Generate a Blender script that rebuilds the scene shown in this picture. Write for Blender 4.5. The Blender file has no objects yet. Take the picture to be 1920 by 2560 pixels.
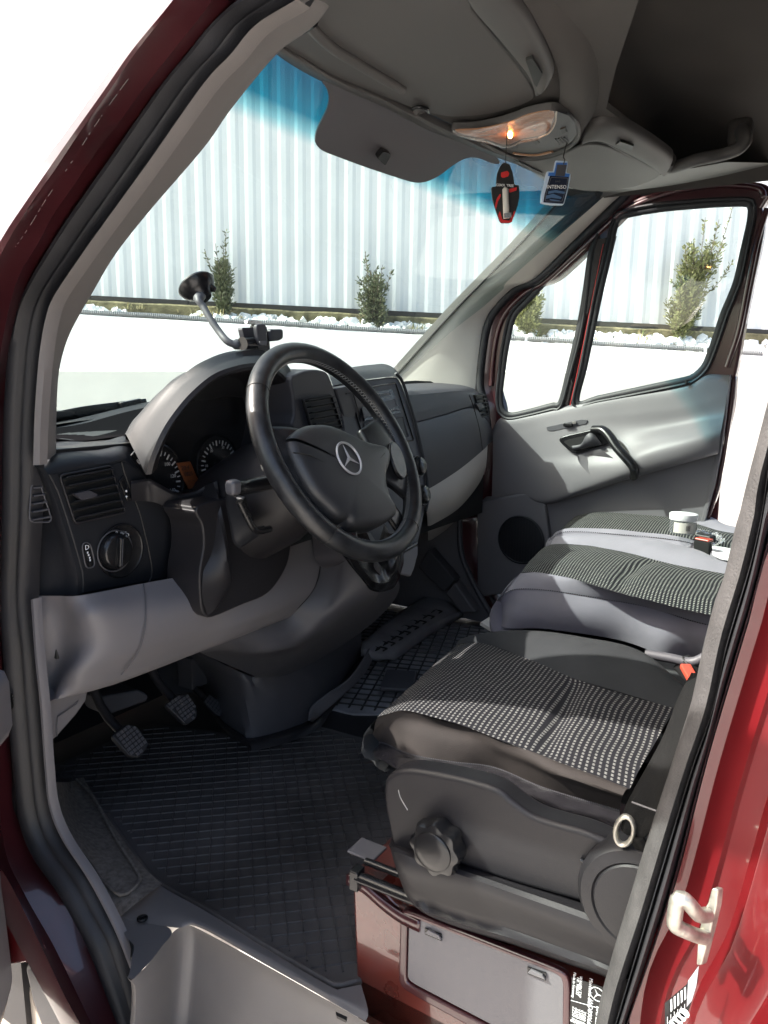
import bpy, bmesh, math, random
import numpy as np
from mathutils import Vector, Matrix, noise
R_ = math.radians
random.seed(7)
S = bpy.context.scene
COL = S.collection

# ------------------------------------------------------------------ camera
PSI, PIT, ROLL, FPX = R_(58), R_(10.5), 0.015, 1920.0
CAM = Vector((-.68, 0, 1.6))
FH = Vector((math.sin(PSI), math.cos(PSI), 0)); R0 = Vector((math.cos(PSI), -math.sin(PSI), 0)); UPV = Vector((0, 0, 1))
CF = FH*math.cos(PIT)-UPV*math.sin(PIT); U0 = UPV*math.cos(PIT)+FH*math.sin(PIT)
CR = R0*math.cos(ROLL)+U0*math.sin(ROLL); CU = U0*math.cos(ROLL)-R0*math.sin(ROLL)
cd = bpy.data.cameras.new('camera'); cam = bpy.data.objects.new('camera', cd); COL.objects.link(cam)
cd.sensor_fit = 'VERTICAL'; cd.sensor_height = 36; cd.lens = 27; cd.clip_start = .02; cd.clip_end = 500
mt = Matrix((CR, CU, -CF)).transposed().to_4x4(); mt.translation = CAM; cam.matrix_world = mt
S.camera = cam
# ------------------------------------------------------------------ light
SUN_EL, SUN_A = R_(43.5), R_(36)          # sun ahead of the van, to its left
sdir = Vector((-math.sin(SUN_A)*math.cos(SUN_EL), math.cos(SUN_A)*math.cos(SUN_EL), math.sin(SUN_EL)))
w = bpy.data.worlds.new('World'); S.world = w; w.use_nodes = True
sky = w.node_tree.nodes.new('ShaderNodeTexSky'); sky.sky_type = 'NISHITA'; sky.sun_disc = False
sky.sun_elevation = SUN_EL; sky.sun_rotation = math.atan2(sdir.x, sdir.y); sky.air_density = 1.0; sky.dust_density = 5; sky.ozone_density = .4
w.node_tree.links.new(sky.outputs[0], w.node_tree.nodes['Background'].inputs[0])
w.node_tree.nodes['Background'].inputs[1].default_value = .15
sl = bpy.data.lights.new('sun', 'SUN'); sl.energy = 3.3; sl.angle = R_(.53); sl.color = (1, .955, .89)
so = bpy.data.objects.new('sun', sl); COL.objects.link(so); so.rotation_euler = (-sdir).to_track_quat('-Z', 'Y').to_euler()
S.view_settings.view_transform = 'Standard'; S.view_settings.look = 'None'
S.view_settings.exposure = 1.85; S.view_settings.gamma = 1; S.view_settings.use_curve_mapping = False
S.cycles.max_bounces = 10; S.cycles.diffuse_bounces = 6; S.cycles.transparent_max_bounces = 16
S.cycles.caustics_reflective = False; S.cycles.caustics_refractive = False

# ------------------------------------------------------------------ points: photo pixel + one real coordinate -> place
ZO = {'a': (0, 0, .5787), 'b': (960, 0, .5787), 'c': (0, 640, .5787), 'd': (960, 640, .5787), 'e': (0, 1280, .5787), 'f': (960, 1280, .5787),
      'g': (0, 1920, .5787), 'h': (960, 1920, .5787), 'k': (60, 1000, .3617), 'm': (600, 820, .3014), 'n': (700, 200, .4219),
      'o': (900, 1300, .3617), 'q': (1150, 380, .211), 'r': (440, 650, .1929), 's': (860, 2060, .4219), 'x': (1640, 1150, .2035),
      'p': (1500, 2100, .2532), 'v': (1200, 650, .2411), 'A': (0, 0, 1)}
def ray(u, v): return CF+CR*((u-960)/FPX)-CU*((v-1280)/FPX)
def Z(z, u, v, x=None, y=None, zz=None, d=None, pl=None):
    o = ZO[z]; r = ray(o[0]+u*o[2], o[1]+v*o[2])
    if x is not None: t = (x-CAM.x)/r.x
    elif y is not None: t = (y-CAM.y)/r.y
    elif zz is not None: t = (zz-CAM.z)/r.z
    elif pl is not None: t = (pl[0]-CAM).dot(pl[1])/r.dot(pl[1])
    else: t = d
    return CAM+r*t
def ZL(z, pts, **k): return [Z(z, p[0], p[1], **({'x': None} | k)) for p in pts]
def V(*a): return Vector(a)

# ------------------------------------------------------------------ materials
def mat(name, col, rough=.5, metal=0., bump=None, var=None, coat=0., spec=.5, sheen=0., emit=None, trans=0.):
    m = bpy.data.materials.new(name); m.use_nodes = True; nt = m.node_tree; b = nt.nodes['Principled BSDF']
    b.inputs['Base Color'].default_value = (*col, 1); b.inputs['Roughness'].default_value = rough; b.inputs['Metallic'].default_value = metal
    b.inputs['Coat Weight'].default_value = coat; b.inputs['Specular IOR Level'].default_value = spec; b.inputs['Coat Roughness'].default_value = .04
    if sheen: b.inputs['Sheen Weight'].default_value = sheen
    if emit: b.inputs['Emission Color'].default_value = (*emit[:3], 1); b.inputs['Emission Strength'].default_value = emit[3]
    if trans: b.inputs['Transmission Weight'].default_value = trans
    tc = nt.nodes.new('ShaderNodeTexCoord')
    if var:   # (scale, amount)
        n = nt.nodes.new('ShaderNodeTexNoise'); n.inputs['Scale'].default_value = var[0]; n.inputs['Detail'].default_value = 5
        nt.links.new(tc.outputs['Object'], n.inputs['Vector'])
        r = nt.nodes.new('ShaderNodeMapRange'); r.inputs[1].default_value = .3; r.inputs[2].default_value = .7
        r.inputs[3].default_value = 1-var[1]; r.inputs[4].default_value = 1+var[1]; nt.links.new(n.outputs[0], r.inputs[0])
        mx = nt.nodes.new('ShaderNodeMix'); mx.data_type = 'RGBA'; mx.blend_type = 'MULTIPLY'; mx.inputs[0].default_value = 1
        mx.inputs[6].default_value = (*col, 1); nt.links.new(r.outputs[0], mx.inputs[7]); nt.links.new(mx.outputs[2], b.inputs['Base Color'])
        r2 = nt.nodes.new('ShaderNodeMapRange'); r2.inputs[3].default_value = max(.02, rough-.1); r2.inputs[4].default_value = min(1, rough+.1)
        nt.links.new(n.outputs[0], r2.inputs[0]); nt.links.new(r2.outputs[0], b.inputs['Roughness'])
    if bump:  # list of (scale, strength, distance)
        prev = None
        for sc, st, di in bump:
            n = nt.nodes.new('ShaderNodeTexNoise'); n.inputs['Scale'].default_value = sc; n.inputs['Detail'].default_value = 2
            nt.links.new(tc.outputs['Object'], n.inputs['Vector'])
            bp = nt.nodes.new('ShaderNodeBump'); bp.inputs['Strength'].default_value = st; bp.inputs['Distance'].default_value = di
            nt.links.new(n.outputs[0], bp.inputs['Height'])
            if prev: nt.links.new(prev.outputs[0], bp.inputs['Normal'])
            prev = bp
        nt.links.new(prev.outputs[0], b.inputs['Normal'])
    return m
GR = [(900, .35, .0006)]
m_dark = mat('dark_plastic', (.014, .013, .015), .5, spec=.42, bump=GR, var=(6, .15))
m_dash = mat('dash_plastic', (.011, .012, .015), .5, spec=.4, bump=GR, var=(5, .12))
m_dash2 = mat('dash_plastic_slate', (.042, .041, .048), .5, bump=GR, var=(5, .1))
m_gloss = mat('black_gloss', (.01, .01, .011), .27)
m_grey = mat('grey_plastic', (.150, .143, .150), .5, bump=GR, var=(4, .06))
m_greyd = mat('mid_grey_plastic', (.075, .074, .082), .5, bump=GR, var=(4, .08))
m_sill = mat('sill_plastic', (.13, .123, .121), .42, bump=[(700, .3, .0006), (3, .1, .004)], var=(7, .12))
m_trim = mat('pillar_trim', (.15, .138, .134), .6, bump=GR, var=(8, .06))
m_trimr = mat('pillar_trim_lightened', (.56, .53, .48), .6, bump=GR, var=(5, .05))  # paler copy of the pillar trim: sunlight on the far pillar put into the colour
m_head = mat('headliner_cloth', (.076, .069, .065), .95, bump=[(1400, .5, .0008)], var=(5, .08))
m_headp = mat('overhead_plastic', (.080, .076, .074), .6, bump=GR, var=(4, .06))
m_roof = mat('roof_lining', (.06, .052, .046), .95, bump=[(900, .5, .001)], var=(3, .2))
m_rub = mat('rubber_seal', (.014, .014, .017), .55, bump=[(500, .25, .0008)], var=(20, .3))
m_rubg = mat('pillar_cover', (.055, .052, .052), .62, bump=[(420, .6, .0012), (60, .3, .002)], var=(40, .2))
m_mat = mat('rubber_mat', (.058, .053, .052), .6, bump=[(500, .4, .001), (9, .2, .004)], var=(4.5, .55))
m_carpet = mat('carpet', (.17, .15, .13), .97, bump=[(900, .9, .002)], var=(120, .35))
m_paint = mat('red_paint', (.11, .004, .006), .36, metal=.0, coat=.7, bump=[(18, .05, .002)], var=(14, .06))
m_paintd = mat('red_paint_shaded', (.048, .009, .012), .34, coat=.7, bump=[(25, .12, .002)], var=(10, .2))  # darker copy of the red paint: shade on jambs and frames put into the colour
m_seatbox = mat('red_paint_seatbox', (.105, .022, .016), .28, coat=1., bump=[(14, .2, .003)], var=(12, .3))  # browner copy of the red paint: reflected ground put into the colour
m_chrome = mat('bright_metal', (.75, .74, .7), .25, metal=1, bump=[(200, .2, .001)], var=(60, .15))
m_zinc = mat('striker_metal', (.50, .48, .42), .42, metal=.8, bump=[(300, .4, .001)], var=(90, .25))
m_leather = mat('wheel_leather', (.016, .017, .019), .36, bump=[(700, .35, .0006), (40, .25, .001)], var=(60, .5))
m_hub = mat('hub_plastic', (.028, .029, .032), .42, bump=GR, var=(9, .1))
m_white = mat('white_print', (.8, .8, .8), .6)
m_black = mat('black_print', (.012, .012, .012), .5)
m_redp = mat('red_print', (.5, .02, .02), .5)
m_orange = mat('buckle_red', (.42, .06, .035), .35)
m_bolster = mat('driver_bolster_cloth', (.026, .028, .030), .9, sheen=0, spec=.25, bump=[(1200, .6, .0008), (25, .35, .004)], var=(16, .15))
m_bolsterb = mat('driver_bolster_brown', (.030, .025, .023), .8, sheen=0, spec=.3, bump=[(900, .6, .0008), (30, .4, .003)], var=(22, .25))  # browner and a little smoother than the inner bolster cloth
m_vinyl = mat('worn_vinyl', (.022, .021, .024), .24, bump=[(30, .9, .006), (90, .5, .002)], var=(30, .3))
m_pbol = mat('passenger_cloth', (.22, .205, .235), .92, sheen=.1, bump=[(1100, .6, .0008), (14, .3, .004)], var=(10, .1))
m_belt = mat('belt_webbing', (.008, .008, .008), .8, spec=.15, bump=[(900, .8, .001)])
m_concrete = mat('pale_concrete', (.56, .54, .50), .9, bump=[(30, .4, .01)], var=(3, .12))
m_wall = mat('white_render', (.8, .79, .77), .9, bump=[(40, .3, .006)], var=(2, .05))
m_wallb = mat('bare_wall_base', (.60, .585, .545), .9, bump=[(25, .2, .004)], var=(2, .05))
m_fence = mat('fence_sheet', (.60, .62, .625), .6, bump=[(6, .05, .01)], var=(2, .05))
m_fdark = mat('fence_foot_rail', (.03, .028, .025), .7)
m_moss = mat('mossy_kerb', (.17, .15, .08), .95, bump=[(40, .8, .01)], var=(9, .6))
m_soil = mat('soil', (.09, .075, .05), 1, bump=[(50, .8, .01)], var=(30, .4))
m_stone = mat('white_stone', (.8, .8, .78), .8, var=(20, .1))
m_pipe = mat('conduit_grey', (.16, .165, .17), .6)
m_leaf = mat('conifer_leaf', (.15, .16, .06), .7, var=(9, .45))
m_leaf2 = mat('conifer_leaf_dark', (.12, .135, .07), .7, var=(9, .4))
m_bark = mat('bark', (.12, .09, .06), .9)
m_straw = mat('dry_grass', (.42, .36, .18), .9)
m_grass = mat('green_grass', (.13, .17, .05), .9)
m_amber = mat('amber_display', (.11, .034, .012), .4, var=(60, .3))
m_bulb = mat('lit_bulb', (1, .6, .3), .5, emit=(1, .42, .12, 26))
m_pcell = None
def fabric(name, base, cell, cx, cy, hexy=False, duty=(.62, .55)):
    m = mat(name, base, .9, bump=None, sheen=0, spec=.2); nt = m.node_tree; b = nt.nodes['Principled BSDF']; N = nt.nodes.new; Lk = nt.links.new
    tc = N('ShaderNodeTexCoord'); sp = N('ShaderNodeSeparateXYZ')
    nz = N('ShaderNodeTexNoise'); nz.inputs['Scale'].default_value = 9; nz.inputs['Detail'].default_value = 1
    Lk(tc.outputs['Object'], nz.inputs['Vector'])
    va = N('ShaderNodeVectorMath'); va.operation = 'MULTIPLY_ADD'; va.inputs[1].default_value = (.0005, .0005, .0)
    Lk(nz.outputs['Color'], va.inputs[0]); Lk(tc.outputs['UV'], va.inputs[2]); Lk(va.outputs[0], sp.inputs[0])
    def mth(op, a, bb=None, c=None):
        n = N('ShaderNodeMath'); n.operation = op
        for i, q in enumerate((a, bb, c)):
            if q is None: continue
            if isinstance(q, (int, float)): n.inputs[i].default_value = q
            else: Lk(q, n.inputs[i])
        return n.outputs[0]
    ry = mth('DIVIDE', sp.outputs[1], cy); row = mth('FLOOR', ry)
    off = mth('MULTIPLY', mth('MODULO', row, 2.0), .5 if hexy else .12)
    rx = mth('ADD', mth('DIVIDE', sp.outputs[0], cx), off)
    fx = mth('ABSOLUTE', mth('SUBTRACT', mth('FRACT', rx), .5)); fy = mth('ABSOLUTE', mth('SUBTRACT', mth('FRACT', ry), .5))
    sx = N('ShaderNodeMapRange'); sx.inputs[1].default_value = duty[0]/2+.06; sx.inputs[2].default_value = duty[0]/2-.06; Lk(fx, sx.inputs[0])
    sy = N('ShaderNodeMapRange'); sy.inputs[1].default_value = duty[1]/2+.07; sy.inputs[2].default_value = duty[1]/2-.07; Lk(fy, sy.inputs[0])
    mk = mth('MULTIPLY', sx.outputs[0], sy.outputs[0])
    if not hexy:   # a dark thread through the middle of each pale dash
        s2 = N('ShaderNodeMapRange'); s2.inputs[1].default_value = .02; s2.inputs[2].default_value = .1; Lk(fx, s2.inputs[0])
        mk = mth('MULTIPLY', mk, mth('MULTIPLY_ADD', s2.outputs[0], .6, .4))
    n2 = N('ShaderNodeTexNoise'); n2.inputs['Scale'].default_value = 70; Lk(tc.outputs['Object'], n2.inputs['Vector'])
    mk2 = mth('MULTIPLY', mk, mth('MULTIPLY_ADD', n2.outputs[0], .9, .5))
    mx = N('ShaderNodeMix'); mx.data_type = 'RGBA'; mx.inputs[6].default_value = (*base, 1); mx.inputs[7].default_value = (*cell, 1)
    Lk(mk2, mx.inputs[0]); Lk(mx.outputs[2], b.inputs['Base Color'])
    bp = N('ShaderNodeBump'); bp.inputs['Strength'].default_value = .6; bp.inputs['Distance'].default_value = .0012
    Lk(mk, bp.inputs['Height']); Lk(bp.outputs[0], b.inputs['Normal'])
    return m
m_fabd = fabric('driver_woven_cloth', (.012, .012, .015), (.21, .21, .20), .0066, .0074, duty=(.56, .38))
m_fabp = fabric('passenger_woven_cloth', (.014, .014, .017), (.33, .33, .30), .0080, .0074, True, (.46, .42))
def glass(name, col, gl=.035, band=False, haze=0.):
    m = bpy.data.materials.new(name); m.use_nodes = True; nt = m.node_tree; N = nt.nodes.new; Lk = nt.links.new
    nt.nodes.remove(nt.nodes['Principled BSDF']); out = nt.nodes['Material Output']
    tr = N('ShaderNodeBsdfTransparent'); tr.inputs[0].default_value = (*col, 1)
    g = N('ShaderNodeBsdfGlossy'); g.inputs['Roughness'].default_value = .02; g.inputs[0].default_value = (1, 1, 1, 1)
    lw = N('ShaderNodeLayerWeight'); lw.inputs[0].default_value = .5; pw_ = N('ShaderNodeMath'); pw_.operation = 'POWER'; pw_.inputs[1].default_value = 5
    Lk(lw.outputs['Facing'], pw_.inputs[0]); fr = N('ShaderNodeMath'); fr.operation = 'MULTIPLY_ADD'; fr.inputs[1].default_value = .35; fr.inputs[2].default_value = gl; Lk(pw_.outputs[0], fr.inputs[0])
    mx = N('ShaderNodeMixShader'); Lk(fr.outputs[0], mx.inputs[0]); Lk(tr.outputs[0], mx.inputs[1]); Lk(g.outputs[0], mx.inputs[2])
    if band:   # pigment band along the top edge of the glass
        tc = N('ShaderNodeTexCoord'); sp = N('ShaderNodeSeparateXYZ'); Lk(tc.outputs['Object'], sp.inputs[0])
        rp = N('ShaderNodeValToRGB'); mr = N('ShaderNodeMapRange'); mr.inputs[1].default_value = 1.9; mr.inputs[2].default_value = 2.1
        Lk(sp.outputs[2], mr.inputs[0]); Lk(mr.outputs[0], rp.inputs[0])
        e = rp.color_ramp.elements; e[0].position = .40; e[0].color = (*col, 1); e[1].position = .80; e[1].color = (.0, .055, .12, 1)
        k = rp.color_ramp.elements.new(.55); k.color = (.01, .16, .24, 1)
        k = rp.color_ramp.elements.new(.47); k.color = (.20, .46, .50, 1)
        Lk(rp.outputs[0], tr.inputs[0])
    last = mx
    if haze:  # diffuse veil painted in for windscreen haze and the soft lamp glow
        df = N('ShaderNodeBsdfDiffuse'); df.inputs[0].default_value = (.8, .8, .8, 1)
        nz = N('ShaderNodeTexNoise'); nz.inputs['Scale'].default_value = 3; nz.inputs['Detail'].default_value = 6
        mr2 = N('ShaderNodeMapRange'); mr2.inputs[1].default_value = .3; mr2.inputs[2].default_value = .8; mr2.inputs[3].default_value = haze*.4; mr2.inputs[4].default_value = haze*1.6
        Lk(nz.outputs[0], mr2.inputs[0]); m2 = N('ShaderNodeMixShader'); Lk(mr2.outputs[0], m2.inputs[0]); Lk(mx.outputs[0], m2.inputs[1]); Lk(df.outputs[0], m2.inputs[2]); last = m2
    Lk(last.outputs[0], out.inputs[0]); return m
m_wglass = glass('windscreen_glass', (.60, .70, .685), band=True, haze=.045)
m_sglass = glass('side_glass', (.90, .95, .94))
m_clear = glass('clear_plastic', (.86, .88, .88), haze=.1)
m_lens = glass('lamp_lens', (.8, .72, .66), haze=.22)

# ------------------------------------------------------------------ mesh helpers
def link(o, parent=None, **props):
    COL.objects.link(o)
    if parent:
        o.parent = parent; o.matrix_parent_inverse = Matrix.Translation(-parent.location)
    for k, v in props.items(): o[k] = v
    return o
def mesh(name, verts, faces, m, parent=None, smooth=True, ang=38, **props):
    me = bpy.data.meshes.new(name); me.from_pydata([tuple(v) for v in verts], [], faces); me.update()
    bm = bmesh.new(); bm.from_mesh(me); bmesh.ops.recalc_face_normals(bm, faces=bm.faces)
    if smooth:
        for f in bm.faces: f.smooth = True
        for e in bm.edges:
            if len(e.link_faces) == 2 and e.calc_face_angle(0) > R_(ang): e.smooth = False
    bm.to_mesh(me); bm.free(); me.materials.append(m)
    o = bpy.data.objects.new(name, me); return link(o, parent, **props)
def cr(P, n, closed=False, smooth=True):
    """resample a polyline to n points by length, on a Catmull-Rom curve when smooth"""
    P = [Vector(p) for p in P]; Q = []
    if smooth and len(P) > 2:
        L = len(P); segs = L if closed else L-1
        for i in range(segs):
            g = (lambda j: P[j % L]) if closed else (lambda j: P[min(max(j, 0), L-1)])
            p0, p1, p2, p3 = g(i-1), g(i), g(i+1), g(i+2)
            if not closed:
                if i == 0: p0 = p1*2-p2
                if i == L-2: p3 = p2*2-p1
            for k in range(10):
                t = k/10; a = .5
                Q.append(.5*((2*p1)+(p2-p0)*t+(2*p0-5*p1+4*p2-p3)*t*t+(3*p1-p0-3*p2+p3)*t**3))
        if not closed: Q.append(P[-1])
    else: Q = P[:]
    if closed: Q.append(Q[0])
    A = np.array([list(q) for q in Q]); d = np.r_[0, np.cumsum(np.linalg.norm(np.diff(A, axis=0), axis=1))]
    s = np.linspace(0, d[-1], n+1)[:-1] if closed else np.linspace(0, d[-1], n)
    return [Vector((np.interp(x, d, A[:, 0]), np.interp(x, d, A[:, 1]), np.interp(x, d, A[:, 2]))) for x in s]
def fix(o, solid=0, bevel=0, seg=2, sub=0, off=-1, ang=35):
    if sub: md = o.modifiers.new('sub', 'SUBSURF'); md.levels = md.render_levels = sub
    if solid: md = o.modifiers.new('sol', 'SOLIDIFY'); md.thickness = solid; md.offset = off
    if bevel: md = o.modifiers.new('bev', 'BEVEL'); md.width = bevel; md.segments = seg; md.limit_method = 'ANGLE'; md.angle_limit = R_(ang); md.harden_normals = True
    return o
def loft(name, rails, n, m, parent=None, across=0, smooth=True, sm=True, solid=0, off=-1, uv=None, ang=38, closed=False, disp=None, **props):
    G = [cr(r, n, smooth=sm) for r in rails]
    if across:
        G = list(map(list, zip(*[cr(list(c), across) for c in zip(*G)])))
    if disp: G = [[disp(v, i, j) for j, v in enumerate(r)] for i, r in enumerate(G)]
    a = len(G); verts = [v for r in G for v in r]; F = []
    for i in range(a if closed else a-1):
        for j in range(n-1):
            i2 = (i+1) % a; F.append((i*n+j, i*n+j+1, i2*n+j+1, i2*n+j))
    o = mesh(name, verts, F, m, parent, smooth, ang, **props)
    if uv:
        ul = o.data.uv_layers.new(name='uv')
        for l in o.data.loops:
            v = o.data.vertices[l.vertex_index].co; ul.data[l.index].uv = uv(v)
    if solid: fix(o, solid, off=off)
    return o
def plate(name, pts, ext, m, parent=None, bevel=.002, round_=0, n=48, seg=2, **props):
    if round_: pts = cr(pts, n, closed=True)
    k = len(pts); ext = Vector(ext); v = [Vector(p) for p in pts]+[Vector(p)+ext for p in pts]
    F = [tuple(range(k)), tuple(range(2*k-1, k-1, -1))]+[(i, k+i, k+(i+1) % k, (i+1) % k) for i in range(k)]
    o = mesh(name, v, F, m, parent, True, 30, **props)
    if bevel: fix(o, bevel=bevel, seg=seg)
    return o
def rpoly(pts, r, seg=4):
    out = []; k = len(pts)
    for i in range(k):
        p, a, b = Vector(pts[i]), Vector(pts[i-1]), Vector(pts[(i+1) % k])
        da, db = (a-p), (b-p); ra = min(r, da.length*.45); rb = min(r, db.length*.45)
        A, B = p+da.normalized()*ra, p+db.normalized()*rb
        for j in range(seg+1):
            t = j/seg; out.append(A*(1-t)**2+p*2*t*(1-t)+B*t*t)
    return out
def ring_pts(c, ax1, ax2, n, r1, r2=None):
    r2 = r2 or r1; return [Vector(c)+ax1*(r1*math.cos(2*math.pi*i/n))+ax2*(r2*math.sin(2*math.pi*i/n)) for i in range(n)]
def frame_of(n):
    n = Vector(n).normalized(); a = n.cross(Vector((0, 0, 1)))
    if a.length < .1: a = n.cross(Vector((1, 0, 0)))
    a.normalize(); return a, n.cross(a).normalized(), n
def tube(name, path, r, m, parent=None, n=12, closed=False, flat=1, upv=None, caps=True, rfun=None, res=0, **props):
    P = [Vector(p) for p in path]
    if res: P = cr(P, res, closed)
    k = len(P); verts = []; ref = Vector(upv) if upv else None; pn = None
    for i, p in enumerate(P):
        t = (P[(i+1) % k]-P[i-1]) if closed else (P[min(i+1, k-1)]-P[max(i-1, 0)]); t.normalize()
        if ref: a = ref.cross(t).normalized(); b = t.cross(a)
        else:
            if pn is None: a, b, _ = frame_of(t)
            else: a = (pn-t*pn.dot(t)).normalized(); b = t.cross(a)
            pn = a
        rr = r*(rfun(i/(k-1)) if rfun else 1)
        for j in range(n):
            th = 2*math.pi*j/n; verts.append(p+a*math.cos(th)*rr+b*math.sin(th)*rr*flat)
    F = []
    for i in range(k if closed else k-1):
        for j in range(n): F.append((i*n+j, i*n+(j+1) % n, ((i+1) % k)*n+(j+1) % n, ((i+1) % k)*n+j))
    if caps and not closed: F += [tuple(range(n))[::-1], tuple(range((k-1)*n, k*n))]
    return mesh(name, verts, F, m, parent, True, 50, **props)
def lathe(name, c, axis, prof, m, parent=None, n=32, wob=None, **props):
    a, b, ax = frame_of(axis); verts = []; F = []; k = len(prof); c = Vector(c)
    for r, h in prof:
        for j in range(n):
            th = 2*math.pi*j/n; q = r*(wob(th, h) if wob else 1); verts.append(c+ax*h+a*math.cos(th)*q+b*math.sin(th)*q)
    for i in range(k-1):
        for j in range(n): F.append((i*n+j, i*n+(j+1) % n, (i+1)*n+(j+1) % n, (i+1)*n+j))
    if prof[0][0] > 1e-4: F.append(tuple(range(n))[::-1])
    if prof[-1][0] > 1e-4: F.append(tuple(range((k-1)*n, k*n)))
    return mesh(name, verts, F, m, parent, True, 40, **props)
def box(name, c, s, m, parent=None, rot=None, bevel=.002, **props):
    v = [Vector((x*s[0]/2, y*s[1]/2, z*s[2]/2)) for x in (-1, 1) for y in (-1, 1) for z in (-1, 1)]
    if rot is not None: v = [rot @ q for q in v]
    v = [q+Vector(c) for q in v]
    o = mesh(name, v, [(0, 1, 3, 2), (4, 6, 7, 5), (0, 4, 5, 1), (2, 3, 7, 6), (0, 2, 6, 4), (1, 5, 7, 3)], m, parent, False, **props)
    if bevel: fix(o, bevel=bevel)
    return o
def bars(name, segs, w_, h_, m, parent=None, up=(0, 0, 1), **props):
    """many thin bars joined in one mesh"""
    verts = []; F = []; up = Vector(up)
    for a, b in segs:
        a = Vector(a); b = Vector(b); t = (b-a).normalized(); s = t.cross(up).normalized()*w_/2; u = up*h_; k = len(verts)
        verts += [a-s, a+s, b+s, b-s, a-s*.6+u, a+s*.6+u, b+s*.6+u, b-s*.6+u]
        F += [(k, k+1, k+5, k+4), (k+1, k+2, k+6, k+5), (k+2, k+3, k+7, k+6), (k+3, k, k+4, k+7), (k+4, k+5, k+6, k+7)]
    return mesh(name, verts, F, m, parent, False, **props)
def text(name, s, loc, ax, up, size, m, parent=None, ext=.0003, **props):
    c = bpy.data.curves.new(name, 'FONT'); c.body = s; c.size = size; c.extrude = ext; c.resolution_u = 2; c.align_x = 'CENTER'; c.align_y = 'CENTER'
    t = bpy.data.objects.new(name, c); COL.objects.link(t)
    ax = Vector(ax).normalized(); up = Vector(up); nz = ax.cross(up).normalized(); up = nz.cross(ax)
    M4 = Matrix((ax, up, nz)).transposed().to_4x4(); M4.translation = Vector(loc)
    dg = bpy.context.evaluated_depsgraph_get(); me = bpy.data.meshes.new_from_object(t.evaluated_get(dg)); me.transform(M4); me.materials.clear(); me.materials.append(m)
    bpy.data.objects.remove(t); return link(bpy.data.objects.new(name, me), parent, **props)
def thing(name, label, cat, loc=(0, 0, 0), **p):
    o = bpy.data.objects.new(name, None); COL.objects.link(o); o['label'] = label; o['category'] = cat
    for k, v in p.items(): o[k] = v
    o.empty_display_size = .1; return o
def copy_tree(o, parent=None):
    c = o.copy(); COL.objects.link(c); c.parent = parent
    for ch in list(o.children): copy_tree(ch, c)
    return c

# ================================================================== OUTSIDE
g = box('ground', (4, 8, -.15), (90, 90, .3), m_concrete, bevel=0, kind='structure')
def fp(s, dist, z): return Vector((CAM.x, CAM.y, 0))+R0*s+FH*dist+UPV*z       # s along the wall, dist from the camera
def fz(u, v, dist): p = Z('A', u, v, pl=(CAM+FH*dist, FH)); return (p-CAM).dot(R0), p.z
FD, WD = 8.0, 7.55
s1, z1 = fz(231, 748, FD); s2, z2 = fz(1910, 833, FD)
def fbase(s): return z1+(z2-z1)*(s-s1)/(s2-s1)
t1, y1 = fz(208, 786, WD); t2, y2 = fz(1910, 890, WD)
def wtop(s): return y1+(y2-y1)*(s-t1)/(t2-t1)
# fence: sheets of trapezoid profile
fence = thing('metal_fence', 'pale corrugated metal fence standing behind the planted bed on the wall', 'fence', fp(0, FD, 2.2))
pitch = .163
prof = [(0, 0), (.30, 0), (.52, -.0065), (.80, -.0065), (1, 0)]
for q in range(-12, 11):
    a0 = q*6*pitch; verts = []; F = []
    for i in range(6):
        for fx, dy in prof[:-1]: verts.append((a0+(i+fx)*pitch, dy))
    verts.append((a0+6*pitch+.01, 0)); kk = len(verts); jog = random.uniform(-.002, .002)
    vv = [fp(a, FD+dy+jog, fbase(a)+.035+random.uniform(0, 0)) for a, dy in verts]+[fp(a, FD+dy+jog, 9.2) for a, dy in verts]
    o = mesh('sheet', vv, [(i, i+1, kk+i+1, kk+i) for i in range(kk-1)], m_fence, fence, False); fix(o, .004)
for q in range(-6, 6):
    a = q*2.0; p = [fp(a, FD-.01, fbase(a)-.012), fp(a+1.99, FD-.01, fbase(a+1.99)-.012), fp(a+1.99, FD-.01, fbase(a+1.99)+.036), fp(a, FD-.01, fbase(a)+.036)]
    plate('foot_rail', p, FH*.05, m_fdark, fence, bevel=0)
# kerb under the fence, wall, bed
def prism(name, f, sa, sb, m, n=40, bump_=0, **pr):
    """f(s) -> closed section [(dist, z)...]"""
    verts = []; k = None
    for i in range(n+1):
        s_ = sa+(sb-sa)*i/n; sec = f(s_); k = len(sec)
        for d_, z_ in sec:
            p = fp(s_, d_, z_)
            if bump_: p += (FH+UPV)*noise.noise(p*4)*bump_
            verts.append(p)
    F = [(i*k+j, i*k+(j+1) % k, (i+1)*k+(j+1) % k, (i+1)*k+j) for i in range(n) for j in range(k)]+[tuple(range(k)), tuple(range(n*k, n*k+k))[::-1]]
    return mesh(name, verts, F, m, None, True, 30, **pr)
o = prism('kerb', lambda s: [(FD-.07, fbase(s)-.4), (FD-.07, fbase(s)-.03), (FD-.055, fbase(s)-.014), (FD+.1, fbase(s)-.014), (FD+.1, fbase(s)-.4)], -11, 10, m_moss, 160, .012)
o['label'] = 'low mossy concrete kerb under the foot of the metal fence'; o['category'] = 'kerb'
o = prism('retaining_wall', lambda s: [(WD, -.1), (WD, wtop(s)-.006), (WD+.006, wtop(s)), (WD+.13, wtop(s)), (WD+.13, -.1)], -11, 10, m_wall, 60)
o['label'] = 'smooth white retaining wall in front of the fence with pipe along its top'; o['category'] = 'wall'
bz = fz(300, 915, WD)[1]
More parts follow.
